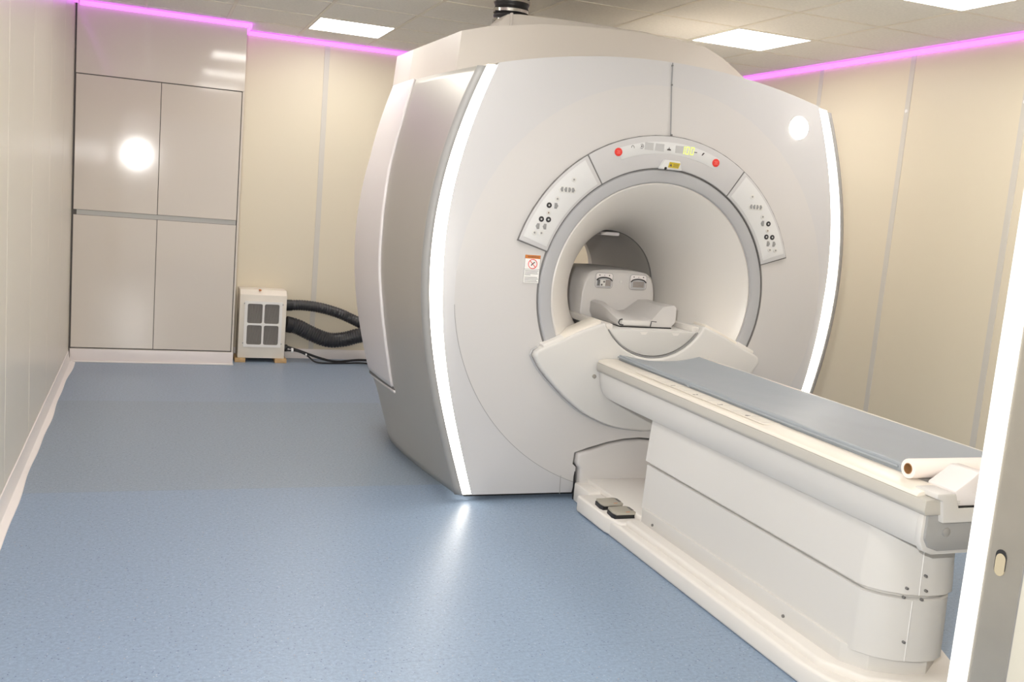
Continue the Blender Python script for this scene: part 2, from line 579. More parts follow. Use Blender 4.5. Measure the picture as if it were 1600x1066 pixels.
# ================================================================== MRI SCANNER
GX, GZ = 2.43, 1.09
WT = [0.023, -0.131, 0.033, 0.329, 0.946]


def W(z):
    v = 0
    for c in WT:
        v = v * z + c
    return v


def bul(y, z):
    A = 0.05 + 0.04 * max(0, 1 - z / 0.3) + 0.03 * max(0, (z - 1.7) / 0.4)
    s = sin(pi / 2 * min(1, max(0, (y - 4.56) / 1.0)))
    yb = 5.5 + 0.35 * min(1, z / 0.4)
    u = max(0, (y - yb) / (6.25 - yb))
    return A * s - 0.35 * u ** 2.2


def zt(dx):
    return 2.262 - 0.14 * min(abs(dx), 1.0) ** 2


def wled(z):
    return lerp_table(z, [(0, 0.045), (1.1, 0.066), (2.13, 0.05)])


def inner(z):
    return W(z) - 0.035 - wled(z)


g = thing('mri_scanner', 'large white MRI scanner with round bore, silver sides and lit edge strips', 'scanner', (GX, 5.4, 0))

YD = 4.44     # plane of the ring
R0, R1 = 0.64, 1.05


def outline(th, halff, top):
    lo, hi = 0.3, 1.8
    for _ in range(40):
        mid = (lo + hi) / 2
        dx, z = mid * cos(th), GZ + mid * sin(th)
        ok = (z > 0.03) and z < top(dx) and abs(dx) < halff(min(max(z, 0), 2.2))
        if ok:
            lo = mid
        else:
            hi = mid
    return lo


angs = [2 * pi * k / 240 for k in range(240)]
# exact corners
for dxs in (1, -1):
    for zc in (0.03, 2.143):
        angs.append(math.atan2(zc - GZ, dxs * inner(zc)) % (2 * pi))
angs.sort()


def front_bm():
    bm = bmesh.new()
    rr = []
    for th in angs:
        D = outline(th, inner, zt)
        ring = []
        for k in range(5):
            r = R0 + (R1 - R0) * k / 4
            r = min(r, D - 0.004)
            y = YD + 0.05 * (max(0, (r - 0.72)) / (R1 - 0.72)) ** 1.0 if r > 0.72 else YD
            ring.append((r, y))
        yb = YD + 0.05
        for k in (1, 2, 3):
            r = R1 + 0.004 + (D - R1 - 0.004) * k / 3 if D > R1 + 0.006 else R1 + 0.0005 * k
            ring.append((min(r, D), yb + 0.02 * k / 3 + 0.0))
        rr.append([bm.verts.new((GX + r * cos(th), y, GZ + r * sin(th))) for r, y in ring])
    n = len(rr)
    for i in range(n):
        a, b = rr[i], rr[(i + 1) % n]
        for k in range(len(a) - 1):
            bm.faces.new((a[k], a[k + 1], b[k + 1], b[k]))
    bmesh.ops.remove_doubles(bm, verts=bm.verts, dist=0.0002)
    return bm


ARCH_L = [(-0.322, 0.0), (-0.329, 0.175), (-0.349, 0.192), (-0.349, 0.256), (-0.279, 0.283), (-0.173, 0.316), (-0.09, 0.333), (0, 0.340)]


def arch(ins=0.0):
    L = [(GX + x + (ins if i < 5 else ins * 0.5), z - (ins if i > 3 else 0)) for i, (x, z) in enumerate(ARCH_L)]
    Rr = [(2 * GX - x, z) for x, z in L[:-1]][::-1]
    return L + Rr


# front cover with the arch cut out
bm = front_bm()
fc = from_bm('front_cover', bm, M['gantry'], g)
# normals must face the viewer (-y)
if sum(p.normal.y * p.area for p in fc.data.polygons) > 0:
    fc.data.flip_normals()
fc.data.materials.append(M['gantry_out'])
for p in fc.data.polygons:
    c = p.center + ORG
    if math.hypot(c.x - GX, c.z - GZ) > R1:
        p.material_index = 1
sm = fc.modifiers.new('thickness', 'SOLIDIFY')
sm.thickness = 0.02
sm.offset = -1
cut_pts = [(x, (z if z > 0.001 else -0.05)) for x, z in arch()]
cbm = prism_bm(cut_pts, 'y', 4.3, 4.7)
cutter = from_bm('cutter', cbm, None, None, False)
cutter.location = ORG
bo = fc.modifiers.new('arch', 'BOOLEAN')
bo.operation = 'DIFFERENCE'
bo.object = cutter
bo.solver = 'EXACT'
bpy.context.view_layer.update()
dg = bpy.context.evaluated_depsgraph_get()
nm = bpy.data.meshes.new_from_object(fc.evaluated_get(dg))
fc.modifiers.clear()
fc.data = nm
for p in nm.polygons:
    p.use_smooth = True
nm.set_sharp_from_angle(angle=radians(7))
bpy.data.objects.remove(cutter, do_unlink=True)
box('arch_recess', GX - 0.40, GX + 0.40, 4.60, 4.62, 0.03, 0.40, M['gap'], g)
tube('arch_shadow_line', [(x, 4.486, z) for x, z in arch(-0.001)[:15]], 0.005, M['black'], g, 6)  # black tube draws the shadow gap around the arch
# groove of the dish
gr = [(GX + (R1 + 0.002) * cos(a), 4.4905, GZ + (R1 + 0.002) * sin(a)) for a in [2 * pi * k / 200 for k in range(200)]]
bmg = bmesh.new()
ra, rb = [], []
for k in range(200):
    a = 2 * pi * k / 200
    ra.append(bmg.verts.new((GX + (R1 - 0.0005) * cos(a), 4.4893, GZ + (R1 - 0.0005) * sin(a))))
    rb.append(bmg.verts.new((GX + (R1 + 0.0025) * cos(a), 4.4893, GZ + (R1 + 0.0025) * sin(a))))
for k in range(200):
    a = 2 * pi * (k + 0.5) / 200
    if pi * 1.03 < a < pi * 1.40:
        bmg.faces.new((ra[k], ra[(k + 1) % 200], rb[(k + 1) % 200], rb[k]))
bmesh.ops.delete(bmg, geom=[v for v in bmg.verts if not v.link_faces], context='VERTS')
from_bm('dish_seam', bmg, M['band'], g)
# vertical seam above the bore
tube('centre_seam', [(GX + 0.004, 4.447, 1.895), (GX + 0.004, 4.474, 2.04), (GX + 0.002, 4.490, 2.15), (GX + 0.004, 4.505, 2.258)], 0.0035, M['btn_grey'], g, 6)
for z, y in ((1.899, 4.438), (2.149, 4.489), (2.245, 4.503)):
    cyl('seam_fixing', (GX + 0.003, y, z), 0.005, 0.006, 'y', M['gap'], g, 8)
# flange seams beside the arch
tube('flange_seam', [(GX - 0.407, 4.489, 0.21), (GX - 0.400, 4.492, 0.03)], 0.002, M['band'], g, 5)
tube('flange_seam', [(GX + 0.407, 4.489, 0.21), (GX + 0.400, 4.492, 0.03)], 0.002, M['band'], g, 5)

# light strips, grey bands and sides
for sd in (-1, 1):
    def led(u, v, sd=sd):
        z = 0.032 + (zt(W(2.13)) + 0.012 - 0.032) * v
        x = inner(z) + wled(z) * u
        z2 = min(z, zt(x))
        return (GX + sd * x, 4.5125, z2)
    o = surf('edge_light', led, 1, 60, M['led'], g)
    o['label'] = 'glowing white strip'

    def band(u, v, sd=sd):
        z = 0.03 + (2.122 - 0.03) * v
        x = W(z) - 0.035 + 0.037 * u
        return (GX + sd * x, 4.510 + 0.021 * u, z)
    surf('edge_band', band, 2, 60, M['band'], g, 0.004)

    def side(u, v, sd=sd):
        y = 4.531 + (6.25 - 4.531) * u
        z = 0.03 + (2.122 - 0.03) * v
        return (GX + sd * (W(z) + bul(y, z)), y, z)
    o = surf('side_cover', side, 60, 60, M['silver'], g, 0.006)
    o['label'] = 'satin silver curved side cover'

    SEAM = [(0.441, 5.258), (0.573, 5.224), (0.736, 5.206), (0.911, 5.206), (1.083, 5.226), (1.29, 5.232), (1.462, 5.264), (1.671, 5.326), (1.899, 5.332), (2.104, 5.388), (2.13, 5.392)]

    def wp(u, v, sd=sd):
        z = 0.425 + (2.124 - 0.425) * v
        y0 = lerp_table(z, SEAM)
        y = y0 + (6.24 - y0) * u
        zz = z - 0.03 * u * max(0, 1 - (z - 0.425) / 0.3)
        return (GX + sd * (W(zz) + bul(y, zz) + 0.012), y, zz)
    o = surf('side_panel', wp, 40, 60, M['side'], g, 0.014)
    o['label'] = 'pale lilac white raised panel on the silver side'

    def sill(u, v, sd=sd):
        y = 5.24 + 0.75 * u
        z = 0.392 + 0.016 * v - 0.03 * u
        return (GX + sd * (W(z) + bul(y, z) + 0.008), y, z)
    surf('panel_sill', sill, 20, 1, M['side'], g, 0.010)
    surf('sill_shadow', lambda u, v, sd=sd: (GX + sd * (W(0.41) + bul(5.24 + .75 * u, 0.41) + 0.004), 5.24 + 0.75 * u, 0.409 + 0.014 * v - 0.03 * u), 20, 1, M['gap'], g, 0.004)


def deck(u, v):
    y = 4.516 + 1.73 * v
    hw = -0.008 + W(2.122) + bul(max(y, 4.56), 2.122) - (0.035 * (4.531 - y) / 0.021 if y < 4.531 else 0)
    dx = (2 * u - 1) * hw
    return (GX + dx, y, zt(dx) - 0.0005)


surf('top_deck', deck, 40, 30, M['cap'], g)
# rear cover
bm = bmesh.new()
rr = []
half_b = lambda z: W(z) + bul(6.25, z) - 0.001
for k in range(120):
    th = 2 * pi * k / 120
    D = outline(th, half_b, lambda dx: 2.13)
    rr.append([bm.verts.new((GX + r * cos(th), 6.245, GZ + r * sin(th))) for r in (0.50, D)])
for k in range(120):
    a, b = rr[k], rr[(k + 1) % 120]
    bm.faces.new((a[0], a[1], b[1], b[0]))
from_bm('rear_cover', bm, M['gantry'], g)
pl = []
for y, z in ((4.58, 0.0), (4.9, 0), (5.4, 0), (5.8, 0), (6.15, 0)):
    pl.append((GX - (W(0) + bul(y, 0)) + 0.06, y))
pl = pl + [(2 * GX - x, y) for x, y in pl[::-1]]
prism('foot_plinth', pl, 'z', 0.0, 0.032, M['black'], g)


# ring, horn, bore
def lathe(name, prof, m, parent, seg=128, a0=0.0, a1=2 * pi, thick=0.0):
    full = abs(a1 - a0 - 2 * pi) < 1e-6

    def f(u, v):
        th = a0 + (a1 - a0) * u
        k = v * (len(prof) - 1)
        r, y = prof[int(round(k))]
        return (GX + r * cos(th), y, GZ + r * sin(th))
    return surf(name, f, seg, len(prof) - 1, m, parent, thick, closed_u=full)


lathe('bezel_ring', [(0.641, 4.452), (0.636, 4.438), (0.630, 4.433), (0.585, 4.430), (0.574, 4.434), (0.569, 4.444), (0.569, 4.46)], M['ring'], g)['label'] = 'flat grey ring around the bore mouth'
lathe('ring_gap', [(0.648, 4.4395), (0.6405, 4.4375), (0.637, 4.444)], M['gap'], g)
lathe('bore_mouth', [(0.570, 4.445), (0.562, 4.441), (0.552, 4.447), (0.52, 4.475), (0.47, 4.53), (0.42, 4.60), (0.375, 4.69), (0.343, 4.78), (0.322, 4.87), (0.308, 4.96), (0.302, 5.04)], M['horn'], g)['label'] = 'white trumpet-shaped bore mouth'
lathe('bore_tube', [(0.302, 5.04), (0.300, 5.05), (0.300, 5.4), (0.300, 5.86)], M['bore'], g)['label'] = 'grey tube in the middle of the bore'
lathe('rear_mouth', [(0.300, 5.86), (0.305, 5.90), (0.32, 5.96), (0.35, 6.03), (0.40, 6.11), (0.46, 6.18), (0.51, 6.247)], M['horn'], g)
lathe('tube_joint', [(0.3015, 5.036), (0.2985, 5.040), (0.2985, 5.047), (0.3015, 5.05)], M['gap'], g)
box('bore_lamp_cover', GX - 0.045, GX + 0.075, 5.05, 5.5, GZ + 0.27, GZ + 0.292, M['side'], g, 0.008)


# control panels: sectors of an annulus
def sector(name, r0, r1, a0, a1, y0, y1, m, parent, bev=0.003, n=24):
    P = [(GX + r1 * cos(radians(a0 + (a1 - a0) * k / n)), GZ + r1 * sin(radians(a0 + (a1 - a0) * k / n))) for k in range(n + 1)]
    P += [(GX + r0 * cos(radians(a1 + (a0 - a1) * k / n)), GZ + r0 * sin(radians(a1 + (a0 - a1) * k / n))) for k in range(n + 1)]
    return prism(name, P, 'y', y0, y1, m, parent, bev, 2, 40)


sector('panel_surround', 0.640, 0.805, 17.2, 163.3, 4.4335, 4.447, M['gap'], g, 0.0)
YP = 4.4290
cpl = sector('control_panel', 0.6435, 0.8015, 123.9, 162.9, YP, 4.440, M['gantry_out'], g)
cpm = sector('control_panel', 0.6435, 0.8015, 56.5, 123.4, YP, 4.440, M['gantry_out'], g)
cpr = sector('control_panel', 0.6435, 0.8015, 17.6, 56.0, YP, 4.440, M['gantry_out'], g)
sector('keypad_film', 0.656, 0.789, 125.5, 161.3, YP - 0.0012, YP + 0.002, M['keys'], cpl, 0.001)
sector('keypad_film', 0.656, 0.789, 19.2, 54.5, YP - 0.0012, YP + 0.002, M['keys'], cpr, 0.001)
sector('display_film', 0.713, 0.772, 68.0, 112.0, YP - 0.0012, YP + 0.002, M['keys'], cpm, 0.001)
YK = YP - 0.0022


def button(x, z, r, m, parent, sym=None):
    o = cyl('push_button', (x, YK + 0.0007, z), r, 0.003, 'y', M[m], parent, 20, 0.0006)
    return o


def tri(x, z, s, d, m, parent):
    bm = bmesh.new()
    pts = [(x - d * s * 0.75, z), (x - d * s * 0.2, z + s), (x + d * s * 0.65, z + s * 0.95), (x + d * s * 0.65, z - s * 0.95), (x - d * s * 0.2, z - s)]
    return prism('arrow_button', pts, 'y', YK - 0.0008, YK + 0.002, M[m], parent, 0.0006)


def keypad(parent, sx):
    B = lambda dx: GX + sx * dx
    button(B(-0.509), 1.634, 0.0125, 'btn_white', parent)
    cyl('key_icon', (B(-0.509), YK - 0.001, 1.634), 0.005, 0.001, 'y', M['btn_grey'], parent, 10)
    pts = slot = [(-0.577, 1.597), (-0.5, 1.597), (-0.492, 1.582), (-0.5, 1.567), (-0.577, 1.567), (-0.585, 1.582)]
    prism('key_tray', [(B(a), b) for a, b in pts], 'y', YK - 0.0002, YK + 0.002, M['btn_white'], parent, 0.0008)
    for dx, d in ((-0.568, 1), (-0.548, 1), (-0.527, -1), (-0.508, -1)):
        tri(GX + sx * dx, 1.583, 0.0115, d * sx, 'btn_grey', parent)
    button(B(-0.587), 1.535, 0.0125, 'btn_white', parent)
    cyl('key_icon', (B(-0.587), YK - 0.001, 1.535), 0.005, 0.001, 'y', M['btn_grey'], parent, 10)
    button(B(-0.627), 1.501, 0.0135, 'btn_black', parent)
    tri(B(-0.590), 1.501, 0.0145, -sx, 'btn_grey', parent)
    button(B(-0.627), 1.465, 0.0115, 'btn_white', parent)
    cyl('key_icon', (B(-0.627), YK - 0.001, 1.465), 0.004, 0.001, 'y', M['beige'], parent, 10)
    for dx in (-0.661, -0.624):
        button(B(dx), 1.432, 0.0135, 'btn_black', parent)
        cyl('key_icon', (B(dx), YK - 0.001, 1.432), 0.0045, 0.001, 'y', M['disp'], parent, 10)
    cyl('key_icon', (B(-0.627), YK - 0.001, 1.501), 0.0045, 0.001, 'y', M['disp'], parent, 10)
    for dx in (-0.677, -0.641):
        tri(B(dx), 1.397, 0.014, sx, 'btn_grey', parent)
    for dx in (-0.691, -0.655):
        button(B(dx), 1.365, 0.0125, 'btn_white', parent)
        cyl('key_icon', (B(dx), YK - 0.001, 1.365), 0.005, 0.001, 'y', M['btn_grey'], parent, 10)


keypad(cpl, 1)
keypad(cpr, -1)
# middle panel: stop buttons, displays, digits
for x, z in ((2.144, 1.788), (2.698, 1.786)):
    cyl('stop_button', (x, YK, z), 0.0205, 0.005, 'y', M['red'], cpm, 28, 0.0015)['label'] = 'round red stop button'
    t_ = bmesh.new()
    add_box(t_, x - 0.010, x + 0.010, YK - 0.0032, YK, z + 0.005, z + 0.0068)
    add_box(t_, x - 0.010, x + 0.010, YK - 0.0032, YK, z - 0.0068, z - 0.005)
    add_box(t_, x - 0.006, x + 0.008, YK - 0.0032, YK, z - 0.001, z + 0.001)
    from_bm('stop_marking', t_, mat('pale_red', (0.8, 0.25, 0.22), 0.5) if 'pale_red' not in bpy.data.materials else bpy.data.materials['pale_red'], cpm, False)
for x0, x1 in ((2.286, 2.333), (2.345, 2.393), (2.458, 2.501)):
    box('display_window', x0, x1, YK - 0.0003, YK + 0.001, 1.814, 1.850, M['disp'], cpm)


def seg7(ch, x, z, wd, h, parent):
    segs = {'1': 'bc', '0': 'abcdef'}[ch]
    t = 0.0030
    sh = 0.0022
    P = {'a': (x, x + wd, z + h - t, z + h), 'b': (x + wd - t, x + wd, z + h / 2 + .001, z + h), 'c': (x + wd - t, x + wd, z, z + h / 2 - .001),
         'd': (x, x + wd, z, z + t), 'e': (x, x + t, z, z + h / 2 - .001), 'f': (x, x + t, z + h / 2 + .001, z + h)}
    bm = bmesh.new()
    for s in segs:
        a, b, c, d = P[s]
        vs = add_box(bm, a, b, YK - 0.0008, YK + 0.0008, c, d)
        for v in vs:
            v.co.x += (v.co.z - z) * 0.12
    return from_bm('lit_digit', bm, M['digit'], parent, False)


box('display_window', 2.503, 2.566, YK - 0.0001, YK + 0.001, 1.808, 1.854, M['btn_white'], cpm)
seg7('1', 2.490, 1.812, 0.016, 0.038, cpm)
seg7('0', 2.514, 1.812, 0.019, 0.038, cpm)
seg7('0', 2.542, 1.812, 0.019, 0.038, cpm)
# small icons
tube('panel_icon', [(2.212, YK, 1.815), (2.213, YK, 1.823), (2.219, YK, 1.828), (2.226, YK, 1.823), (2.228, YK, 1.815)], 0.0012, M['ink'], cpm, 4)
tube('panel_icon', [(2.262, YK, 1.836), (2.272, YK, 1.839), (2.279, YK, 1.828), (2.272, YK, 1.817), (2.262, YK, 1.820)], 0.0012, M['ink'], cpm, 4)
cyl('panel_icon', (2.268, YK, 1.828), 0.004, 0.001, 'y', M['ink'], cpm, 8)
prism('panel_icon', [(2.411, 1.822), (2.433, 1.822), (2.431, 1.829), (2.424, 1.830), (2.422, 1.840), (2.419, 1.830), (2.412, 1.829)], 'y', YK - .0003, YK + .001, M['ink'], cpm)
box('panel_icon', 2.567, 2.583, YK - .0003, YK + .001, 1.825, 1.829, M['ink'], cpm)
prism('panel_icon', [(2.610, 1.815), (2.616, 1.815), (2.628, 1.829), (2.618, 1.829)], 'y', YK - .0003, YK + .001, M['ink'], cpm)
# laser aperture with yellow label
prism('laser_housing', [(2.37, 1.727), (2.395, 1.775), (2.485, 1.772), (2.498, 1.727)], 'y', YP - 0.020, YP + 0.004, M['keys'], cpm, 0.005)
la = prism('laser_label', [(2.416, 1.738), (2.423, 1.765), (2.483, 1.763), (2.474, 1.736)], 'y', YP - 0.0225, YP - 0.0198, M['yellow'], cpm)
la['label'] = 'small yellow laser warning label'
prism('label_print', [(2.422, 1.744), (2.430, 1.759), (2.437, 1.744)], 'y', YP - 0.0230, YP - 0.0222, M['ink'], cpm)
for k in range(4):
    box('label_print', 2.443 + k * .0005, 2.472 + k * .0006, YP - 0.0229, YP - 0.0222, 1.7425 + k * 0.0045, 1.7440 + k * 0.0045, M['ink'], cpm)
cyl('laser_eye', (2.403, YP - 0.018, 1.732), 0.007, 0.008, 'y', M['black'], cpm, 12)

# warning sticker left of the bore
st = box('warning_sticker', 1.705, 1.787, 4.4365, 4.4410, 1.119, 1.256, M['paper'], g)
st['label'] = 'white sticker with orange header and red prohibition sign'
YS = 4.4362
box('sticker_header', 1.706, 1.786, YS - .0003, YS + .001, 1.238, 1.2555, M['orange'], st)
text('header_text', 'WARNING', 0.0125, (1.749, YS - .0006, 1.2465), Matrix.Rotation(pi / 2, 3, 'X'), M['ink'], st, 0.0002)
tube('prohibition_ring', [(1.748 + 0.0225 * cos(a), YS, 1.212 + 0.0225 * sin(a)) for a in [2 * pi * k / 32 for k in range(32)]], 0.0019, M['red'], st, 5, closed=True)
tube('prohibition_bar', [(1.748 - 0.016, YS, 1.212 + 0.016), (1.748 + 0.016, YS, 1.212 - 0.016)], 0.0018, M['red'], st, 5)
tube('sticker_figure', [(1.740, YS, 1.204), (1.746, YS, 1.212), (1.758, YS, 1.222)], 0.0026, M['ink'], st, 5)
for k, (z, l) in enumerate(((1.179, 0.07), (1.172, 0.066), (1.165, 0.068), (1.158, 0.03), (1.147, 0.066), (1.140, 0.071), (1.133, 0.064), (1.126, 0.07))):
    box('sticker_text', 1.711, 1.711 + l, YS - .0002, YS + .001, z - 0.0011, z + 0.0011, M['ink'], st)
tube('sticker_border', [(1.706, YS, 1.120), (1.786, YS, 1.120), (1.786, YS, 1.255), (1.706, YS, 1.255)], 0.0007, M['ink'], st, 4, closed=True)
box('sticker_line', 1.706, 1.786, YS - .0002, YS + .001, 1.1855, 1.1868, M['ink'], st)

# round lamp on the right shoulder
lm = cyl('lamp_rim', (3.222, 4.502, 2.018), 0.066, 0.012, 'y', M['keys'], g, 40, 0.003)
cyl('round_lamp', (3.222, 4.494, 2.018), 0.057, 0.010, 'y', M['led'], lm, 40, 0.003)['label'] = 'round glowing white lamp on the right shoulder'

# top cap
top = [(1.391, 6.10, 2.325), (1.370, 5.6, 2.308), (1.498, 5.1, 2.365), (1.640, 5.07, 2.404), (1.753, 5.04, 2.419), (1.908, 5.02, 2.445), (2.10, 5.0, 2.459), (2.30, 5.0, 2.471), (2.48, 5.0, 2.477), (2.722, 5.0, 2.469), (2.889, 5.0, 2.456), (2.96, 5.005, 2.432), (3.02, 5.01, 2.411), (3.115, 5.02, 2.363), (3.215, 5.05, 2.318), (3.33, 5.15, 2.26), (3.42, 5.5, 2.22), (3.40, 6.1, 2.22)]
bm = bmesh.new()
tv = [bm.verts.new(p) for p in top]
bv = []
for (x, y, z) in top:
    bv.append(bm.verts.new((x + (-0.022 if x < 1.6 else 0.015 if x > 3.0 else 0), y - 0.012, 2.09)))
n = len(top)
for i in range(n - 1):
    bm.faces.new((tv[i], tv[i + 1], bv[i + 1], bv[i]))
bm.faces.new((tv[n - 1], tv[0], bv[0], bv[n - 1]))
# roof: strips to the back edge
back = [bm.verts.new((min(max(x, 1.45), 3.35), 6.11, z)) for (x, y, z) in top[2:16]]
for i in range(2, 15):
    bm.faces.new((tv[i], tv[i + 1], back[i - 1], back[i - 2]))
bm.faces.new((tv[0], tv[1], tv[2], back[0]))
bm.faces.new((tv[15], tv[16], tv[17], back[-1]))
o = from_bm('top_cap', bm, M['cap'], g)
o.data.set_sharp_from_angle(angle=radians(12))
# vent box
o = prism('duct_box', [(1.70, 2.36), (1.722, 2.452), (1.762, 2.494), (1.83, 2.503), (2.16, 2.512), (2.60, 2.513), (2.9, 2.47), (2.9, 2.36)], 'y', 5.15, 5.33, M['cap'], g, 0.004)
prism('duct_box_rib', [(1.775, 2.36), (1.775, 2.502), (1.790, 2.503), (1.790, 2.36)], 'y', 5.142, 5.16, M['cap'], g, 0.003)

# bridge and dock cover
DL = [(-0.285, 0.947), (-0.408, 0.900), (-0.52, 0.846), (-0.615, 0.806), (-0.640, 0.792), (-0.648, 0.765), (-0.606, 0.700), (-0.530, 0.620), (-0.434, 0.536), (-0.321, 0.463), (-0.17, 0.407), (0, 0.386)]
_c = smooth_path([(a, b, 0) for a, b in DL[5:]], 4)
DL = DL[:5] + [(p.x, p.y) for p in _c]
Lp = [(GX + a, b) for a, b in DL]
Rp = [(2 * GX - x, z) for x, z in Lp[:-1]][::-1]
arc = []
a0 = math.atan2(0.947 - 1.087, 0.285)
a1 = -pi - a0
for k in range(1, 24):
    a = a0 + (a1 - a0) * k / 24
    arc.append((GX + 0.3175 * cos(a), 1.087 + 0.3175 * sin(a)))
o = prism('dock_cover', Lp + Rp + arc, 'y', 4.385, 4.56, M['table'], g, 0.016, 3, 40)
o['label'] = 'fan-shaped white cover below the bore'
tube('dock_shadow_line', [(x, 4.432, z) for x, z in [(GX + (a) * 1.012, (b - 0.7) * 1.012 + 0.698) for a, b in DL[3:]] + [(2 * GX - x, z) for x, z in [(GX + a * 1.012, (b - 0.7) * 1.012 + 0.698) for a, b in DL[3:]]][::-1]], 0.005, M['ring'], g, 6)  # grey tube stands in for the soft shadow along the cover outline
for sx in (-1, 1):
    prism('dock_wing_top', [(GX + sx * 0.300, 0.957), (GX + sx * 0.60, 0.826), (GX + sx * 0.60, 0.80), (GX + sx * 0.300, 0.93)], 'y', 4.40, 4.53, M['cream'], g, 0.006)
    # stepped notch where the ring meets the wing
    prism('wing_block', [(GX + sx * 0.505, 0.872), (GX + sx * 0.610, 0.824), (GX + sx * 0.60, 0.80), (GX + sx * 0.49, 0.85)], 'y', 4.392, 4.47, M['base'], g, 0.006)
# bridge: lower disc segment running through the bore
arc2 = []
b0 = math.asin((0.913 - 1.087) / 0.308)
for k in range(25):
    a = b0 + (-pi - 2 * b0) * k / 24
    arc2.append((GX + 0.308 * cos(a), 1.087 + 0.308 * sin(a)))
br = prism('bridge', arc2, 'y', 4.405, 4.95, M['table'], g, 0.006, 2, 40)
br['label'] = 'white half-round bridge carrying the cradle'
b1 = math.asin((0.913 - 1.09) / 0.29)
arc3 = [(GX + 0.29 * cos(b1 + (-pi - 2 * b1) * k / 24), 1.09 + 0.29 * sin(b1 + (-pi - 2 * b1) * k / 24)) for k in range(25)]
prism('bore_bridge', arc3, 'y', 4.951, 6.1, M['horn'], g)
tube('bridge_gap', [(x, 4.400, z) for x, z in [(GX + 0.3125 * cos(b0 + (-pi - 2 * b0) * k / 30), 1.087 + 0.3125 * sin(b0 + (-pi - 2 * b0) * k / 30)) for k in range(31)]], 0.0035, M['btn_grey'], g, 5)
for sx in (-1, 1):
    box('bridge_rail', GX + sx * 0.250 - 0.020, GX + sx * 0.250 + 0.020, 4.41, 5.9, 0.905, 0.938, M['horn'], g, 0.005)
for dx in (-0.055, 0.13):
    prism('bridge_notch', [(GX + dx - 0.022, 0.903), (GX + dx + 0.022, 0.903), (GX + dx + 0.012, 0.890), (GX + dx - 0.012, 0.890)], 'y', 4.4035, 4.407, M['base'], g)

# connector block at the head of the cradle, plus the head cradle
hz = thing('coil_connector_block', 'white rounded block with two sockets lying inside the bore', 'connector', (GX, 4.95, 0.95))
pts = [(-0.235, 0.914), (-0.232, 1.06), (-0.222, 1.115), (-0.200, 1.152), (-0.165, 1.171), (-0.10, 1.180), (0, 1.183), (0.10, 1.180), (0.165, 1.171), (0.195, 1.152), (0.213, 1.115), (0.222, 1.06), (0.226, 0.914)]
bm = bmesh.new()
secs = [(4.845, 0.90, 0.965), (4.83, 0.955, 0.99), (4.838, 0.99, 1.0), (4.87, 1.02, 1.003), (5.05, 1.08, 1.0), (5.25, 1.10, 0.99), (5.30, 1.04, 0.95)]
secs = [(4.832, 0.93, 0.965), (4.836, 0.96, 0.985), (4.850, 0.985, 0.998), (4.89, 1.02, 1.003), (5.08, 1.09, 1.003), (5.27, 1.10, 0.99), (5.30, 1.04, 0.95)]
rings = []
for (y, sx, sz) in secs:
    rings.append([bm.verts.new((GX + x * sx, y, 0.914 + (z - 0.914) * sz * (0.97 if sz < .99 else 1))) for x, z in pts])
for a, b in zip(rings, rings[1:]):
    for k in range(len(a)):
        k2 = (k + 1) % len(a)
        bm.faces.new((a[k], a[k2], b[k2], b[k]))
bm.faces.new(rings[0])
bm.faces.new(rings[-1][::-1])
from_bm('housing', bm, M['gantry'], hz)
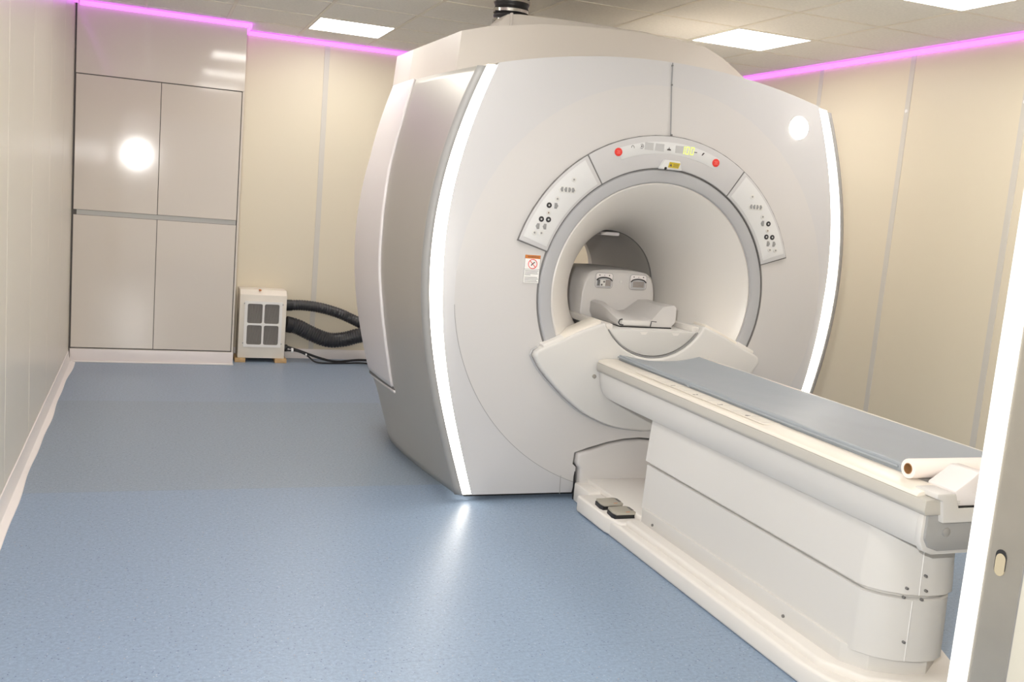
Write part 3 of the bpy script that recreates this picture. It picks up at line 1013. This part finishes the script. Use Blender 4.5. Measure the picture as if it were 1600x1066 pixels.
for i, (x0, x1) in enumerate(((2.276, 2.378), (2.484, 2.586))):
    def rr_pts(x0, x1, z0, z1, r, n=4):
        P = []
        for (cx, cz, a) in ((x1 - r, z1 - r, 0), (x0 + r, z1 - r, 90), (x0 + r, z0 + r, 180), (x1 - r, z0 + r, 270)):
            for k in range(n + 1):
                t = radians(a + 90 * k / n)
                P.append((cx + r * cos(t), cz + r * sin(t)))
        return P
    so = prism('socket', rr_pts(x0, x1, 1.081, 1.162, 0.014), 'y', 4.8255, 4.840, M['side'], hz, 0.002)
    tube('socket_rim', [(x, 4.826, z) for x, z in rr_pts(x0, x1, 1.081, 1.162, 0.014)], 0.0014, M['btn_grey'], so, 5, closed=True)
    prism('socket_well', [(x0 + .005, 1.090), (x0 + .012, 1.084), (x1 - .012, 1.084), (x1 - .005, 1.090), (x1 - .005, 1.126), (x1 - .02, 1.135), ((x0 + x1) / 2, 1.139), (x0 + .02, 1.135), (x0 + .005, 1.126)], 'y', 4.8243, 4.84, M['ring'], so, 0.001)
    tube('socket_latch', smooth_path([(x0 + .004, 4.822, 1.122), (x0 + .02, 4.822, 1.134), ((x0 + x1) / 2, 4.822, 1.139), (x1 - .02, 4.822, 1.134), (x1 - .004, 4.822, 1.122)], 5), 0.0032, M['black'], so, 6)
    for dx in (0.022, 0.051, 0.080):
        cyl('socket_icon', (x0 + dx, 4.8250, 1.150), 0.0035 if dx != 0.051 else 0.002, 0.001, 'y', M['ink'], so, 8)
    bmp = bmesh.new()
    if i == 0:
        for kx in range(4):
            for kz in range(4):
                add_box(bmp, x0 + .060 + kx * .0075, x0 + .065 + kx * .0075, 4.8225, 4.826, 1.095 + kz * .008, 1.100 + kz * .008)
                add_box(bmp, x0 + .012 + (kx % 2) * .0075, x0 + .017 + (kx % 2) * .0075, 4.8225, 4.826, 1.095 + kz * .008, 1.100 + kz * .008)
        cyl('coax_contact', (x0 + .037, 4.8235, 1.098), 0.0055, 0.004, 'y', M['gap'], so, 10)
        cyl('coax_contact', (x0 + .050, 4.8235, 1.115), 0.0055, 0.004, 'y', M['gap'], so, 10)
        o = box('contact_plate', x0 + .028, x0 + .058, 4.8238, 4.826, 1.090, 1.126, M['btn_white'], so)
    else:
        for kx in range(9):
            for kz in range(4):
                add_box(bmp, x0 + .020 + kx * .0075, x0 + .025 + kx * .0075, 4.8225, 4.826, 1.095 + kz * .008, 1.100 + kz * .008)
    o = from_bm('contact_pins', bmp, M['beige'], so, False)
    o['kind'] = 'stuff'
cyl('logo_dot', (2.431, 4.8305, 1.120), 0.008, 0.002, 'y', M['btn_white'], hz, 14)

hc = thing('head_cradle', 'low white cradle tip with raised right side in the bore mouth', 'cradle', (GX, 4.65, 0.94))
prof = [(-0.155, 0.919), (-0.172, 0.95), (-0.172, 1.005), (-0.150, 1.016), (-0.075, 0.968), (0.0, 0.960), (0.035, 0.966), (0.115, 1.026), (0.175, 1.030), (0.190, 1.015), (0.194, 0.970), (0.175, 0.919)]
prof_f = [(-0.150, 0.919), (-0.160, 0.925), (-0.160, 0.948), (-0.150, 0.952), (-0.06, 0.952), (0.0, 0.952), (0.035, 0.956), (0.095, 1.026), (0.160, 1.036), (0.174, 1.022), (0.176, 0.950), (0.150, 0.919)]
bm = bmesh.new()
rings = []
for (y, t) in ((4.500, 0.0), (4.505, 0.05), (4.56, 0.3), (4.63, 0.75), (4.70, 1.0), (4.80, 1.0), (4.828, 1.0)):
    rings.append([bm.verts.new((GX + a[0] * (1 - t) + b[0] * t, y, a[1] * (1 - t) + b[1] * t)) for a, b in zip(prof_f, prof)])
for a, b in zip(rings, rings[1:]):
    for k in range(len(a)):
        k2 = (k + 1) % len(a)
        bm.faces.new((a[k], a[k2], b[k2], b[k]))
bm.faces.new(rings[0])
bm.faces.new(rings[-1][::-1])
from_bm('tray', bm, M['gantry'], hc)
box('front_plate', GX - 0.145, GX + 0.02, 4.484, 4.503, 0.924, 0.951, M['table'], hc, 0.004)
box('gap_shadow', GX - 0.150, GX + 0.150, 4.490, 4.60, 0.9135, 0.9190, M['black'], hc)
tube('latch_hook', [(GX - 0.146, 4.480, 0.956), (GX - 0.160, 4.480, 0.952), (GX - 0.166, 4.480, 0.938), (GX - 0.158, 4.480, 0.928), (GX - 0.138, 4.480, 0.926)], 0.0035, M['black'], hc, 6)
tube('latch_slot', [(GX + 0.055, 4.484, 0.948), (GX + 0.026, 4.484, 0.950), (GX + 0.022, 4.484, 0.922)], 0.0025, M['black'], hc, 6)

# ================================================================== PATIENT TABLE
tb = thing('patient_table', 'long white patient table with blue-grey padded top docked to the scanner', 'table', (GX, 4.42, 0), radians(0.45))
TX0, TX1 = GX - 0.31, GX + 0.31
YG, YN = 4.38, 2.17        # gantry end, near end
# base slab
bp = [(2.045, 4.28), (2.045, 2.50), (2.07, 2.38), (2.12, 2.29), (2.22, 2.22), (2.40, 2.205), (2.50, 2.25), (2.545, 2.40), (2.58, 2.50), (2.78, 2.72), (2.80, 2.80), (2.80, 4.28)]
prism('base_plate', bp, 'z', 0.0, 0.078, M['base'], tb, 0.014, 3)['label'] = 'cream white floor plate with rounded edge'
bp2 = [(2.085, 3.86), (2.085, 2.47), (2.16, 2.33), (2.30, 2.262), (2.43, 2.25), (2.53, 2.32), (2.60, 2.47), (2.745, 2.72), (2.745, 3.86)]
prism('base_step', bp2, 'z', 0.07, 0.104, M['base'], tb, 0.012, 3)
prism('base_end_cap', [(2.225, 2.225), (2.24, 2.25), (2.41, 2.24), (2.515, 2.30), (2.545, 2.40), (2.50, 2.26), (2.40, 2.21)], 'z', 0.05, 0.092, M['base'], tb, 0.006)
collar = [(2.145, 3.83), (2.145, 2.45), (2.195, 2.372), (2.29, 2.322), (2.38, 2.31), (2.47, 2.37), (2.53, 2.46), (2.60, 2.70), (2.70, 3.83)]
prism('collar', collar, 'z', 0.10, 0.17, M['table'], tb, 0.004)
# pedal platform
prism('pedal_platform', [(2.035, 4.295), (2.035, 3.98), (2.06, 3.86), (2.78, 3.86), (2.80, 4.295)], 'z', 0.004, 0.088, M['base'], tb, 0.012, 3)
prism('dock_foot', [(x, z) for x, z in arch(0.012)], 'y', 4.445, 4.52, M['gantry'], tb, 0.022, 3)['label'] = 'white arched foot under the scanner'
box('dock_foot_step', GX - 0.335, GX + 0.335, 4.29, 4.47, 0.0, 0.10, M['base'], tb, 0.012)
box('foot_neck', GX - 0.27, GX + 0.27, 3.84, 4.45, 0.086, 0.12, M['base'], tb, 0.01)


def ring_loft(name, plans, m, parent):
    """plans: list of (z, [(x,y)...]) closed rings"""
    bm = bmesh.new()
    rg = [[bm.verts.new((x, y, z)) for x, y in P] for z, P in plans]
    for a, b in zip(rg, rg[1:]):
        for k in range(len(a)):
            k2 = (k + 1) % len(a)
            bm.faces.new((a[k], a[k2], b[k2], b[k]))
    bm.faces.new(rg[0])
    bm.faces.new(rg[-1][::-1])
    return from_bm(name, bm, m, parent)


def body_plan(o):
    """half octagon nose; o = outward offset"""
    P = [(2.158 - o, 3.86)]
    P += [(2.158 - o, 2.42), (2.160 - o, 2.405), (2.195 - o * .8, 2.352 - o * .7), (2.25 - o * .5, 2.312 - o), (2.32 - o * .2, 2.290 - o), (2.38, 2.288 - o), (2.43 + o * .2, 2.308 - o), (2.49 + o * .5, 2.365 - o), (2.54 + o * .8, 2.44 - o * .6), (2.58 + o, 2.55 - o * .3), (2.62 + o, 2.70)]
    P += [(2.69 + o, 3.05), (2.70 + o, 3.86)]
    return P


ring_loft('lower_panel', [(0.158, body_plan(-0.004)), (0.160, body_plan(0.0)), (0.364, body_plan(-0.006)), (0.368, body_plan(-0.012))], M['table'], tb)
ring_loft('upper_panel', [(0.380, body_plan(-0.008)), (0.384, body_plan(0.004)), (0.62, body_plan(-0.012))], M['table'], tb)
ring_loft('panel_joint', [(0.15, body_plan(-0.022)), (0.60, body_plan(-0.022))], M['table'], tb)
# skirt / upper tub
sk = [(YG - 0.005, 0.70), (YG - 0.012, 0.615), (YG - 0.035, 0.583), (YG - 0.09, 0.568), (YG - 0.2, 0.560), (YN + 0.10, 0.578), (YN + 0.03, 0.586), (YN + 0.008, 0.605), (YN, 0.64), (YN, 0.70)]
bm = bmesh.new()
X = [(-0.300, 1.0, 0), (-0.298, 1.0, 0), (0.298, 1, 0), (0.300, 1, 0)]
# lofted across x with the bottom narrowed
secx = [(-0.302, 0.10), (-0.300, 0.02), (-0.27, 0.0), (0.27, 0.0), (0.300, 0.02), (0.302, 0.10)]
cross = [(-0.304, 0.700), (-0.300, 0.650), (-0.292, 0.604), (-0.280, 0.580), (-0.250, 0.568), (0.250, 0.568), (0.280, 0.580), (0.292, 0.604), (0.300, 0.650), (0.304, 0.700)]
rings = []
for (y, s, e) in ((YG - 0.004, 0.62, 0.975), (YG - 0.012, 0.80, 0.985), (YG - 0.030, 0.90, 0.993), (YG - 0.07, 0.975, 1.0), (YG - 0.16, 1.0, 1.0), (3.4, 0.97, 1.0), (2.5, 0.93, 1.0), (YN + 0.04, 0.90, 1.0), (YN + 0.012, 0.88, 0.99), (YN, 0.85, 0.975)):
    rings.append([bm.verts.new((GX + x * e, y, 0.70 - (0.70 - z) * s * 1.02)) for x, z in cross])
for a, b in zip(rings, rings[1:]):
    for k in range(len(a)):
        k2 = (k + 1) % len(a)
        bm.faces.new((a[k], a[k2], b[k2], b[k]))
bm.faces.new(rings[0])
bm.faces.new(rings[-1][::-1])
from_bm('skirt', bm, M['table'], tb)
# grey edge rail and cream top
prism('edge_rail', [(TX0, 0.700), (TX0 - 0.006, 0.712), (TX0 - 0.004, 0.745), (TX0 + 0.03, 0.750), (TX1 - 0.03, 0.750), (TX1 + 0.004, 0.745), (TX1 + 0.006, 0.712), (TX1, 0.700)], 'y', YN - 0.02, YG, M['rail_grey'], tb, 0.003)['label'] = 'taupe bumper rail around the table top'
prism('top_rail', [(TX0 - 0.003, 0.746), (TX0 + 0.004, 0.757), (TX0 + 0.03, 0.764), (TX0 + 0.100, 0.766), (TX0 + 0.108, 0.760), (TX0 + 0.108, 0.746)], 'y', YN + 0.02, YG - 0.003, M['cream'], tb, 0.002)['label'] = 'cream side rail with ruler marks'
prism('top_rail', [(TX1 + 0.003, 0.746), (TX1 - 0.004, 0.757), (TX1 - 0.03, 0.764), (TX1 - 0.045, 0.766), (TX1 - 0.05, 0.760), (TX1 - 0.05, 0.746)], 'y', YN + 0.02, YG - 0.003, M['cream'], tb, 0.002)
# ruler: raised strip, ticks and digits
box('ruler_strip', TX0 + 0.022, TX0 + 0.098, 3.00, 4.02, 0.7635, 0.7672, M['cream'], tb, 0.0012, 1)
ty = 3.97
k = 0
while ty > 3.02:
    box('ruler_tick', TX0 + (0.028 if k % 2 == 0 else 0.05), TX0 + 0.092, ty - 0.0012, ty + 0.0012, 0.7668, 0.7675, M['rail_grey'], tb)
    ty -= 0.0945
    k += 1
rotz = Matrix.Rotation(pi / 2, 3, 'Z')
for i, s in enumerate('1234'):
    text('ruler_digit', s, 0.034, (TX0 + 0.040, 3.705 - 0.19 * i, 0.7674), Matrix.Rotation(-pi / 2, 3, 'Z'), M['ink'], tb, 0.0003)
cyl('rail_screw', (TX0 - 0.010, YG + 0.012, 0.672), 0.011, 0.02, 'y', M['clamp'], tb, 12, 0.002)

# mattress, saddle shaped
MX0, MX1, MY0, MY1 = GX - 0.205, GX + 0.262, 2.345, 4.365


def mtop(u, v):
    x = MX0 + (MX1 - MX0) * u
    y = MY0 + (MY1 - MY0) * v
    c = (2 * u - 1)
    sag = 0.030 * max(0.0, (v - 0.0)) ** 0.6
    z = 0.792 - sag * (1 - c * c) ** 1.0 - 0.004 * abs(sin(9 * v + 2 * u)) * 0.3
    z += 0.0016 * sin(23 * v + 6 * u) * sin(9 * u + 3 * v)
    return x, y, z


bm = bmesh.new()
nu, nv = 24, 90
tvs = [[bm.verts.new(mtop(i / nu, j / nv)) for j in range(nv + 1)] for i in range(nu + 1)]
bvs = [[bm.verts.new((MX0 + (MX1 - MX0) * i / nu, MY0 + (MY1 - MY0) * j / nv, 0.7515)) for j in (0, nv)] for i in (0, nu)]
for i in range(nu):
    for j in range(nv):
        bm.faces.new((tvs[i][j], tvs[i + 1][j], tvs[i + 1][j + 1], tvs[i][j + 1]))
bm.faces.new([tvs[0][j] for j in range(nv + 1)] + [bvs[0][1], bvs[0][0]])
bm.faces.new([tvs[nu][j] for j in range(nv + 1)][::-1] + [bvs[1][0], bvs[1][1]])
bm.faces.new([tvs[i][0] for i in range(nu + 1)][::-1] + [bvs[0][0], bvs[1][0]])
bm.faces.new([tvs[i][nv] for i in range(nu + 1)] + [bvs[1][1], bvs[0][1]])
bm.faces.new((bvs[0][0], bvs[0][1], bvs[1][1], bvs[1][0]))
bevel_sharp(bm, 0.006, 2, 50)
from_bm('mattress', bm, M['mattress'], tb)['label'] = 'blue-grey vinyl mattress'
box('mattress_lip', MX1 + 0.002, MX1 + 0.010, MY0, MY1, 0.75, 0.790, M['cream'], tb, 0.002)
# thin loose cover edge along the mattress
tube('cover_hem', smooth_path([(MX0 - 0.004, 4.36, 0.779), (MX0 - 0.006, 4.0, 0.776), (MX0 - 0.004, 3.72, 0.777), (MX0 - 0.012, 3.66, 0.773), (MX0 - 0.004, 3.60, 0.777), (MX0 - 0.006, 3.0, 0.776), (MX0 - 0.004, 2.39, 0.778)], 12), 0.0045, M['mattress'], tb, 6)

# near end cap and head bracket
ep = [(GX - 0.290, 0.70), (GX - 0.290, 0.625), (GX - 0.272, 0.598), (GX - 0.235, 0.586), (GX + 0.235, 0.586), (GX + 0.272, 0.598), (GX + 0.290, 0.625), (GX + 0.290, 0.70)]
prism('end_cap', ep, 'y', YN - 0.012, YN + 0.01, M['end_grey'], tb, 0.003)['label'] = 'flat grey end cap'
prism('end_rim', [(GX - 0.300, 0.70), (GX - 0.300, 0.62), (GX - 0.285, 0.585), (GX - 0.25, 0.572), (GX + 0.25, 0.572), (GX + 0.285, 0.585), (GX + 0.300, 0.62), (GX + 0.300, 0.70)], 'y', YN - 0.004, YN + 0.02, M['table'], tb, 0.004)
cyl('end_screw', (GX - 0.215, YN - 0.014, 0.645), 0.014, 0.006, 'y', M['band'], tb, 16, 0.002)
up = [(-0.285, 0.768), (-0.215, 0.768), (-0.198, 0.722), (0.198, 0.722), (0.215, 0.768), (0.285, 0.768), (0.285, 0.752), (0.262, 0.746), (0.250, 0.678), (-0.250, 0.678), (-0.262, 0.746), (-0.285, 0.752)]
prism('end_bracket', [(GX + a, b) for a, b in up], 'y', YN - 0.030, YN + 0.06, M['table'], tb, 0.004)
hb = [(-0.195, 0.726), (-0.205, 0.752), (-0.212, 0.772), (-0.150, 0.812), (-0.135, 0.826), (-0.095, 0.826), (-0.090, 0.770), (0.090, 0.770), (0.095, 0.826), (0.135, 0.826), (0.150, 0.812), (0.212, 0.772), (0.205, 0.752), (0.195, 0.726)]
prism('latch_block', [(GX + a, b) for a, b in hb], 'y', YN - 0.022, YN + 0.09, M['side'], tb, 0.006)['label'] = 'notched white latch block at the table end'
box('latch_gap', GX - 0.19, GX + 0.19, YN - 0.024, YN + 0.05, 0.7215, 0.7275, M['black'], tb)
for kx in range(5):
    box('slot_rib', GX - 0.088, GX + 0.088, YN - 0.019, YN + 0.02, 0.732 + kx * 0.008, 0.736 + kx * 0.008, M['ring'], tb)
for kz in range(3):
    box('hinge_rib', GX - 0.208, GX - 0.190, YN - 0.024, YN - 0.01, 0.729 + kz * 0.006, 0.732 + kz * 0.006, M['table'], tb)
# body screws
for (x, z, y) in ((2.290, 0.456, 2.283), (2.247, 0.408, 2.308), (2.297, 0.408, 2.280), (2.246, 0.376, 2.315), (2.297, 0.374, 2.292), (2.261, 0.23, 2.303)):
    cyl('body_screw', (x - 0.004, y - 0.006, z - 0.0), 0.0045, 0.010, 'y', M['gap'], tb, 10, 0.001)
for (y, z) in ((3.72, 0.125), (2.75, 0.125)):
    cyl('body_screw', (2.143, y, z), 0.006, 0.008, 'x', M['gap'], tb, 10, 0.001)
tube('nose_seam', [(2.272, 2.299, 0.163), (2.270, 2.299, 0.365)], 0.0018, M['frame'], tb, 5)
tube('nose_seam', [(2.284, 2.290, 0.386), (2.290, 2.302, 0.566)], 0.0018, M['frame'], tb, 5)
# pedals
for i, (cx, cy) in enumerate(((2.125, 4.095), (2.125, 3.965))):
    p = prism('pedal', [(cx - 0.062, cy - 0.050), (cx - 0.070, cy - 0.02), (cx - 0.062, cy + 0.045), (cx + 0.03, cy + 0.052), (cx + 0.068, cy + 0.03), (cx + 0.068, cy - 0.04), (cx + 0.03, cy - 0.052)], 'z', 0.106, 0.118, M['pedal'], tb, 0.004)
    p['label'] = 'tan foot pedal'
    prism('pedal_pad', [(cx - 0.066, cy - 0.046), (cx - 0.073, cy - 0.02), (cx - 0.066, cy + 0.041), (cx + 0.03, cy + 0.046), (cx + 0.06, cy + 0.03), (cx + 0.06, cy - 0.04), (cx + 0.03, cy - 0.046)], 'z', 0.087, 0.107, M['black'], p)
    box('pedal_mark', cx - 0.008, cx + 0.012, cy - 0.042, cy - 0.036, 0.1175, 0.1187, M['orange'], p)
    box('pedal_grip', cx + 0.030, cx + 0.048, cy - 0.02, cy + 0.03, 0.1175, 0.1190, M['gap'], p)
cyl('pedal_pin', (2.235, 4.03, 0.10), 0.008, 0.03, 'z', M['gap'], tb, 10)

# ================================================================== PAPER ROLL
pr = thing('paper_roll', 'pinkish white paper roll with brown core lying across the table end', 'paper roll', (2.475, 2.30, 0.767), 0.0)
RZ = 0.7675 + 0.0305


def roll(u, v):
    prof = [(0.0165, -0.28), (0.030, -0.28), (0.0305, -0.276), (0.0305, 0.276), (0.030, 0.28), (0.0165, 0.28), (0.0165, -0.28)]
    r, x = prof[int(round(v * 6))]
    a = 2 * pi * u
    return (2.475 + x + 0.0, 2.30 + r * cos(a), RZ + r * sin(a))


surf('paper', roll, 40, 6, M['rollp'], pr, 0, closed_u=True)


def core(u, v):
    prof = [(0.0168, -0.282), (0.0168, 0.282), (0.0145, 0.282), (0.0145, -0.282), (0.0168, -0.282)]
    r, x = prof[int(round(v * 4))]
    a = 2 * pi * u
    return (2.475 + x, 2.30 + r * cos(a), RZ + r * sin(a))


surf('cardboard_core', core, 30, 4, M['card'], pr, 0, closed_u=True)

# ================================================================== EXHAUST DUCT
ed = thing('exhaust_duct', 'black flexible duct with steel bands rising from the scanner to the ceiling', 'duct', (1.90, 5.50, 2.42))
N = 60
path = [(1.90, 5.50, 2.40 + 0.299 * i / N) for i in range(N + 1)]
tube('sleeve', path, lambda i: 0.098 + 0.003 * sin(i * 0.9), M['black'], ed, 40)
for z in (2.515, 2.572, 2.628):
    bm = bmesh.new()
    rg = []
    for r, dz in ((0.099, -0.009), (0.104, -0.008), (0.1045, 0.008), (0.099, 0.009)):
        rg.append([bm.verts.new((1.90 + r * cos(2 * pi * k / 40), 5.5 + r * sin(2 * pi * k / 40), z + dz)) for k in range(40)])
    for a, b in zip(rg, rg[1:]):
        for k in range(40):
            bm.faces.new((a[k], a[(k + 1) % 40], b[(k + 1) % 40], b[k]))
    o = from_bm('clamp_band', bm, M['clamp'], ed)
    box('clamp_screw', 1.79, 1.806, 5.455, 5.475, z - 0.008, z + 0.008, M['clamp'], o)

# ================================================================== FILTER UNIT, HOSES, CABLES
AX0, AX1, AY0, AY1, AZ0, AZ1 = 0.712, 1.092, 8.285, 8.515, 0.035, 0.605
au = thing('air_filter_unit', 'cream metal air filter box with a four-pane grille between cabinet and scanner', 'air filter', (0.90, 8.4, 0.035))
prism('housing', [(AY0, AZ0), (AY0, 0.566), (AY0 + 0.05, AZ1), (AY1, AZ1), (AY1, AZ0)], 'x', AX0, AX1, M['unit'], au, 0.004)
bm = bmesh.new()
FX0, FX1, FZ0, FZ1 = 0.752, 1.057, 0.130, 0.512
# grille frame with four openings, round corners by bevel
xs = [FX0, FX0 + 0.024, (FX0 + FX1) / 2 - 0.008, (FX0 + FX1) / 2 + 0.008, FX1 - 0.024, FX1]
zs = [FZ0, FZ0 + 0.020, (FZ0 + FZ1) / 2 - 0.008, (FZ0 + FZ1) / 2 + 0.008, FZ1 - 0.020, FZ1]
for (a, b, c, d) in ((xs[0], xs[1], zs[0], zs[5]), (xs[4], xs[5], zs[0], zs[5]), (xs[2], xs[3], zs[1], zs[4]), (xs[1], xs[4], zs[0], zs[1]), (xs[1], xs[4], zs[4], zs[5]), (xs[1], xs[2], zs[2], zs[3]), (xs[3], xs[4], zs[2], zs[3])):
    add_box(bm, a, b, AY0 - 0.012, AY0 - 0.001, c, d)
for (cx, sx) in ((xs[1], 1), (xs[2], -1), (xs[3], 1), (xs[4], -1)):
    for (cz, sz) in ((zs[1], 1), (zs[2], -1), (zs[3], 1), (zs[4], -1)):
        prism_bm([(cx, cz), (cx + sx * 0.013, cz), (cx + sx * 0.004, cz + sz * 0.004), (cx, cz + sz * 0.013)], 'y', AY0 - 0.012, AY0 - 0.001, bm)
from_bm('grille', bm, M['unit_w'], au, False)
for i in range(2):
    for j in range(2):
        a, b = (xs[1], xs[2]) if i == 0 else (xs[3], xs[4])
        c, d = (zs[1], zs[2]) if j == 0 else (zs[3], zs[4])
        bm = bmesh.new()
        n = 14
        top_ = []
        for k in range(2 * n + 1):
            x = a + (b - a) * k / (2 * n)
            y = AY0 - 0.002 - (0.005 if k % 2 else 0.0)
            top_.append((bm.verts.new((x, y, c)), bm.verts.new((x, y, d))))
        for p, q in zip(top_, top_[1:]):
            bm.faces.new((p[0], q[0], q[1], p[1]))
        from_bm('filter_pane', bm, M['pleat'], au, False)
for x in (AX0 + 0.022, AX1 - 0.020):
    for z in (0.160, 0.492):
        cyl('housing_screw', (x + (0.018 if x < 0.9 else -0.012), AY0 - 0.003, z), 0.006, 0.006, 'y', M['btn_grey'], au, 10)
box('top_mark', 0.865, 0.883, 8.30, 8.36, 0.6, 0.6062, M['orange'], au)
cyl('cable_socket', (AX1 + 0.015, 8.36, 0.115), 0.030, 0.035, 'x', M['black'], au, 16, 0.003)
for i, (a, b) in enumerate(((0.690, 0.775), (1.015, 1.112))):
    world_frame()
    o = box('wood_block', a, b, 8.265, 8.50, 0.0, 0.034, M['wood'], None, 0.002)
    tag(o, 'pine block under the %s of the cream filter box' % ('left edge' if i == 0 else 'right edge'), 'block', 'wood blocks under the filter box')


def hose(label, pts, r):
    t = thing('flexible_hose', label, 'hose', tuple(pts[0]))
    path = smooth_path(pts, 10)
    # resample evenly
    out = [path[0]]
    step = 0.0055
    acc = 0.0
    for a, b in zip(path, path[1:]):
        L = (b - a).length
        d = step - acc
        while d <= L:
            out.append(a + (b - a) * (d / L))
            d += step
        acc = L - (d - step)
    tube('corrugated_tube', out, lambda i: r * (1.0 if i % 4 in (0, 1) else 0.925), M['hose'], t, 22)
    p0 = Vector(pts[0])
    d = (Vector(pts[1]) - p0).normalized()
    tube('cuff', [p0 - d * 0.002, p0 + d * 0.05], r * 1.03, M['black'], t, 22)
    return t


hose('upper black corrugated hose arching from the cream filter box', [(1.104, 8.42, 0.474), (1.25, 8.43, 0.478), (1.40, 8.43, 0.462), (1.55, 8.42, 0.425), (1.68, 8.40, 0.375), (1.85, 8.30, 0.30), (2.05, 7.9, 0.22), (2.15, 7.2, 0.16), (2.15, 6.6, 0.16), (2.15, 6.27, 0.25)], 0.046)
hose('lower thicker black corrugated hose sagging below the upper one', [(1.106, 8.37, 0.320), (1.20, 8.38, 0.300), (1.33, 8.38, 0.240), (1.47, 8.37, 0.195), (1.60, 8.36, 0.205), (1.75, 8.33, 0.25), (1.95, 8.25, 0.27), (2.25, 7.9, 0.20), (2.35, 7.2, 0.12), (2.35, 6.6, 0.12), (2.35, 6.27, 0.25)], 0.066)
t = thing('power_cable', 'black cable with white plug collar lying behind the hoses by the wall', 'cable', (1.14, 8.36, 0.115))
tube('cord', smooth_path([(1.12, 8.34, 0.13), (1.22, 8.33, 0.10), (1.40, 8.33, 0.04), (1.55, 8.33, 0.012), (1.75, 8.34, 0.03), (1.95, 8.3, 0.02), (2.1, 8.0, 0.012), (2.1, 7.0, 0.012), (2.1, 6.35, 0.012)], 10), 0.010, M['black'], t, 8)
cyl('plug_collar', (1.158, 8.30, 0.105), 0.021, 0.018, 'x', M['frame'], t, 16, 0.003)
t = thing('thin_cable', 'thin black cable with a pale tie looping along the floor under the hoses', 'cable', (1.13, 8.30, 0.08))
tube('cord', smooth_path([(1.112, 8.30, 0.105), (1.20, 8.30, 0.10), (1.28, 8.29, 0.07), (1.36, 8.27, 0.015), (1.50, 8.27, 0.008), (1.62, 8.29, 0.008), (1.80, 8.3, 0.008), (2.0, 8.1, 0.008)], 10), 0.007, M['black'], t, 8)
cyl('cable_tie', (1.275, 8.29, 0.072), 0.011, 0.012, 'x', M['frame'], t, 12)
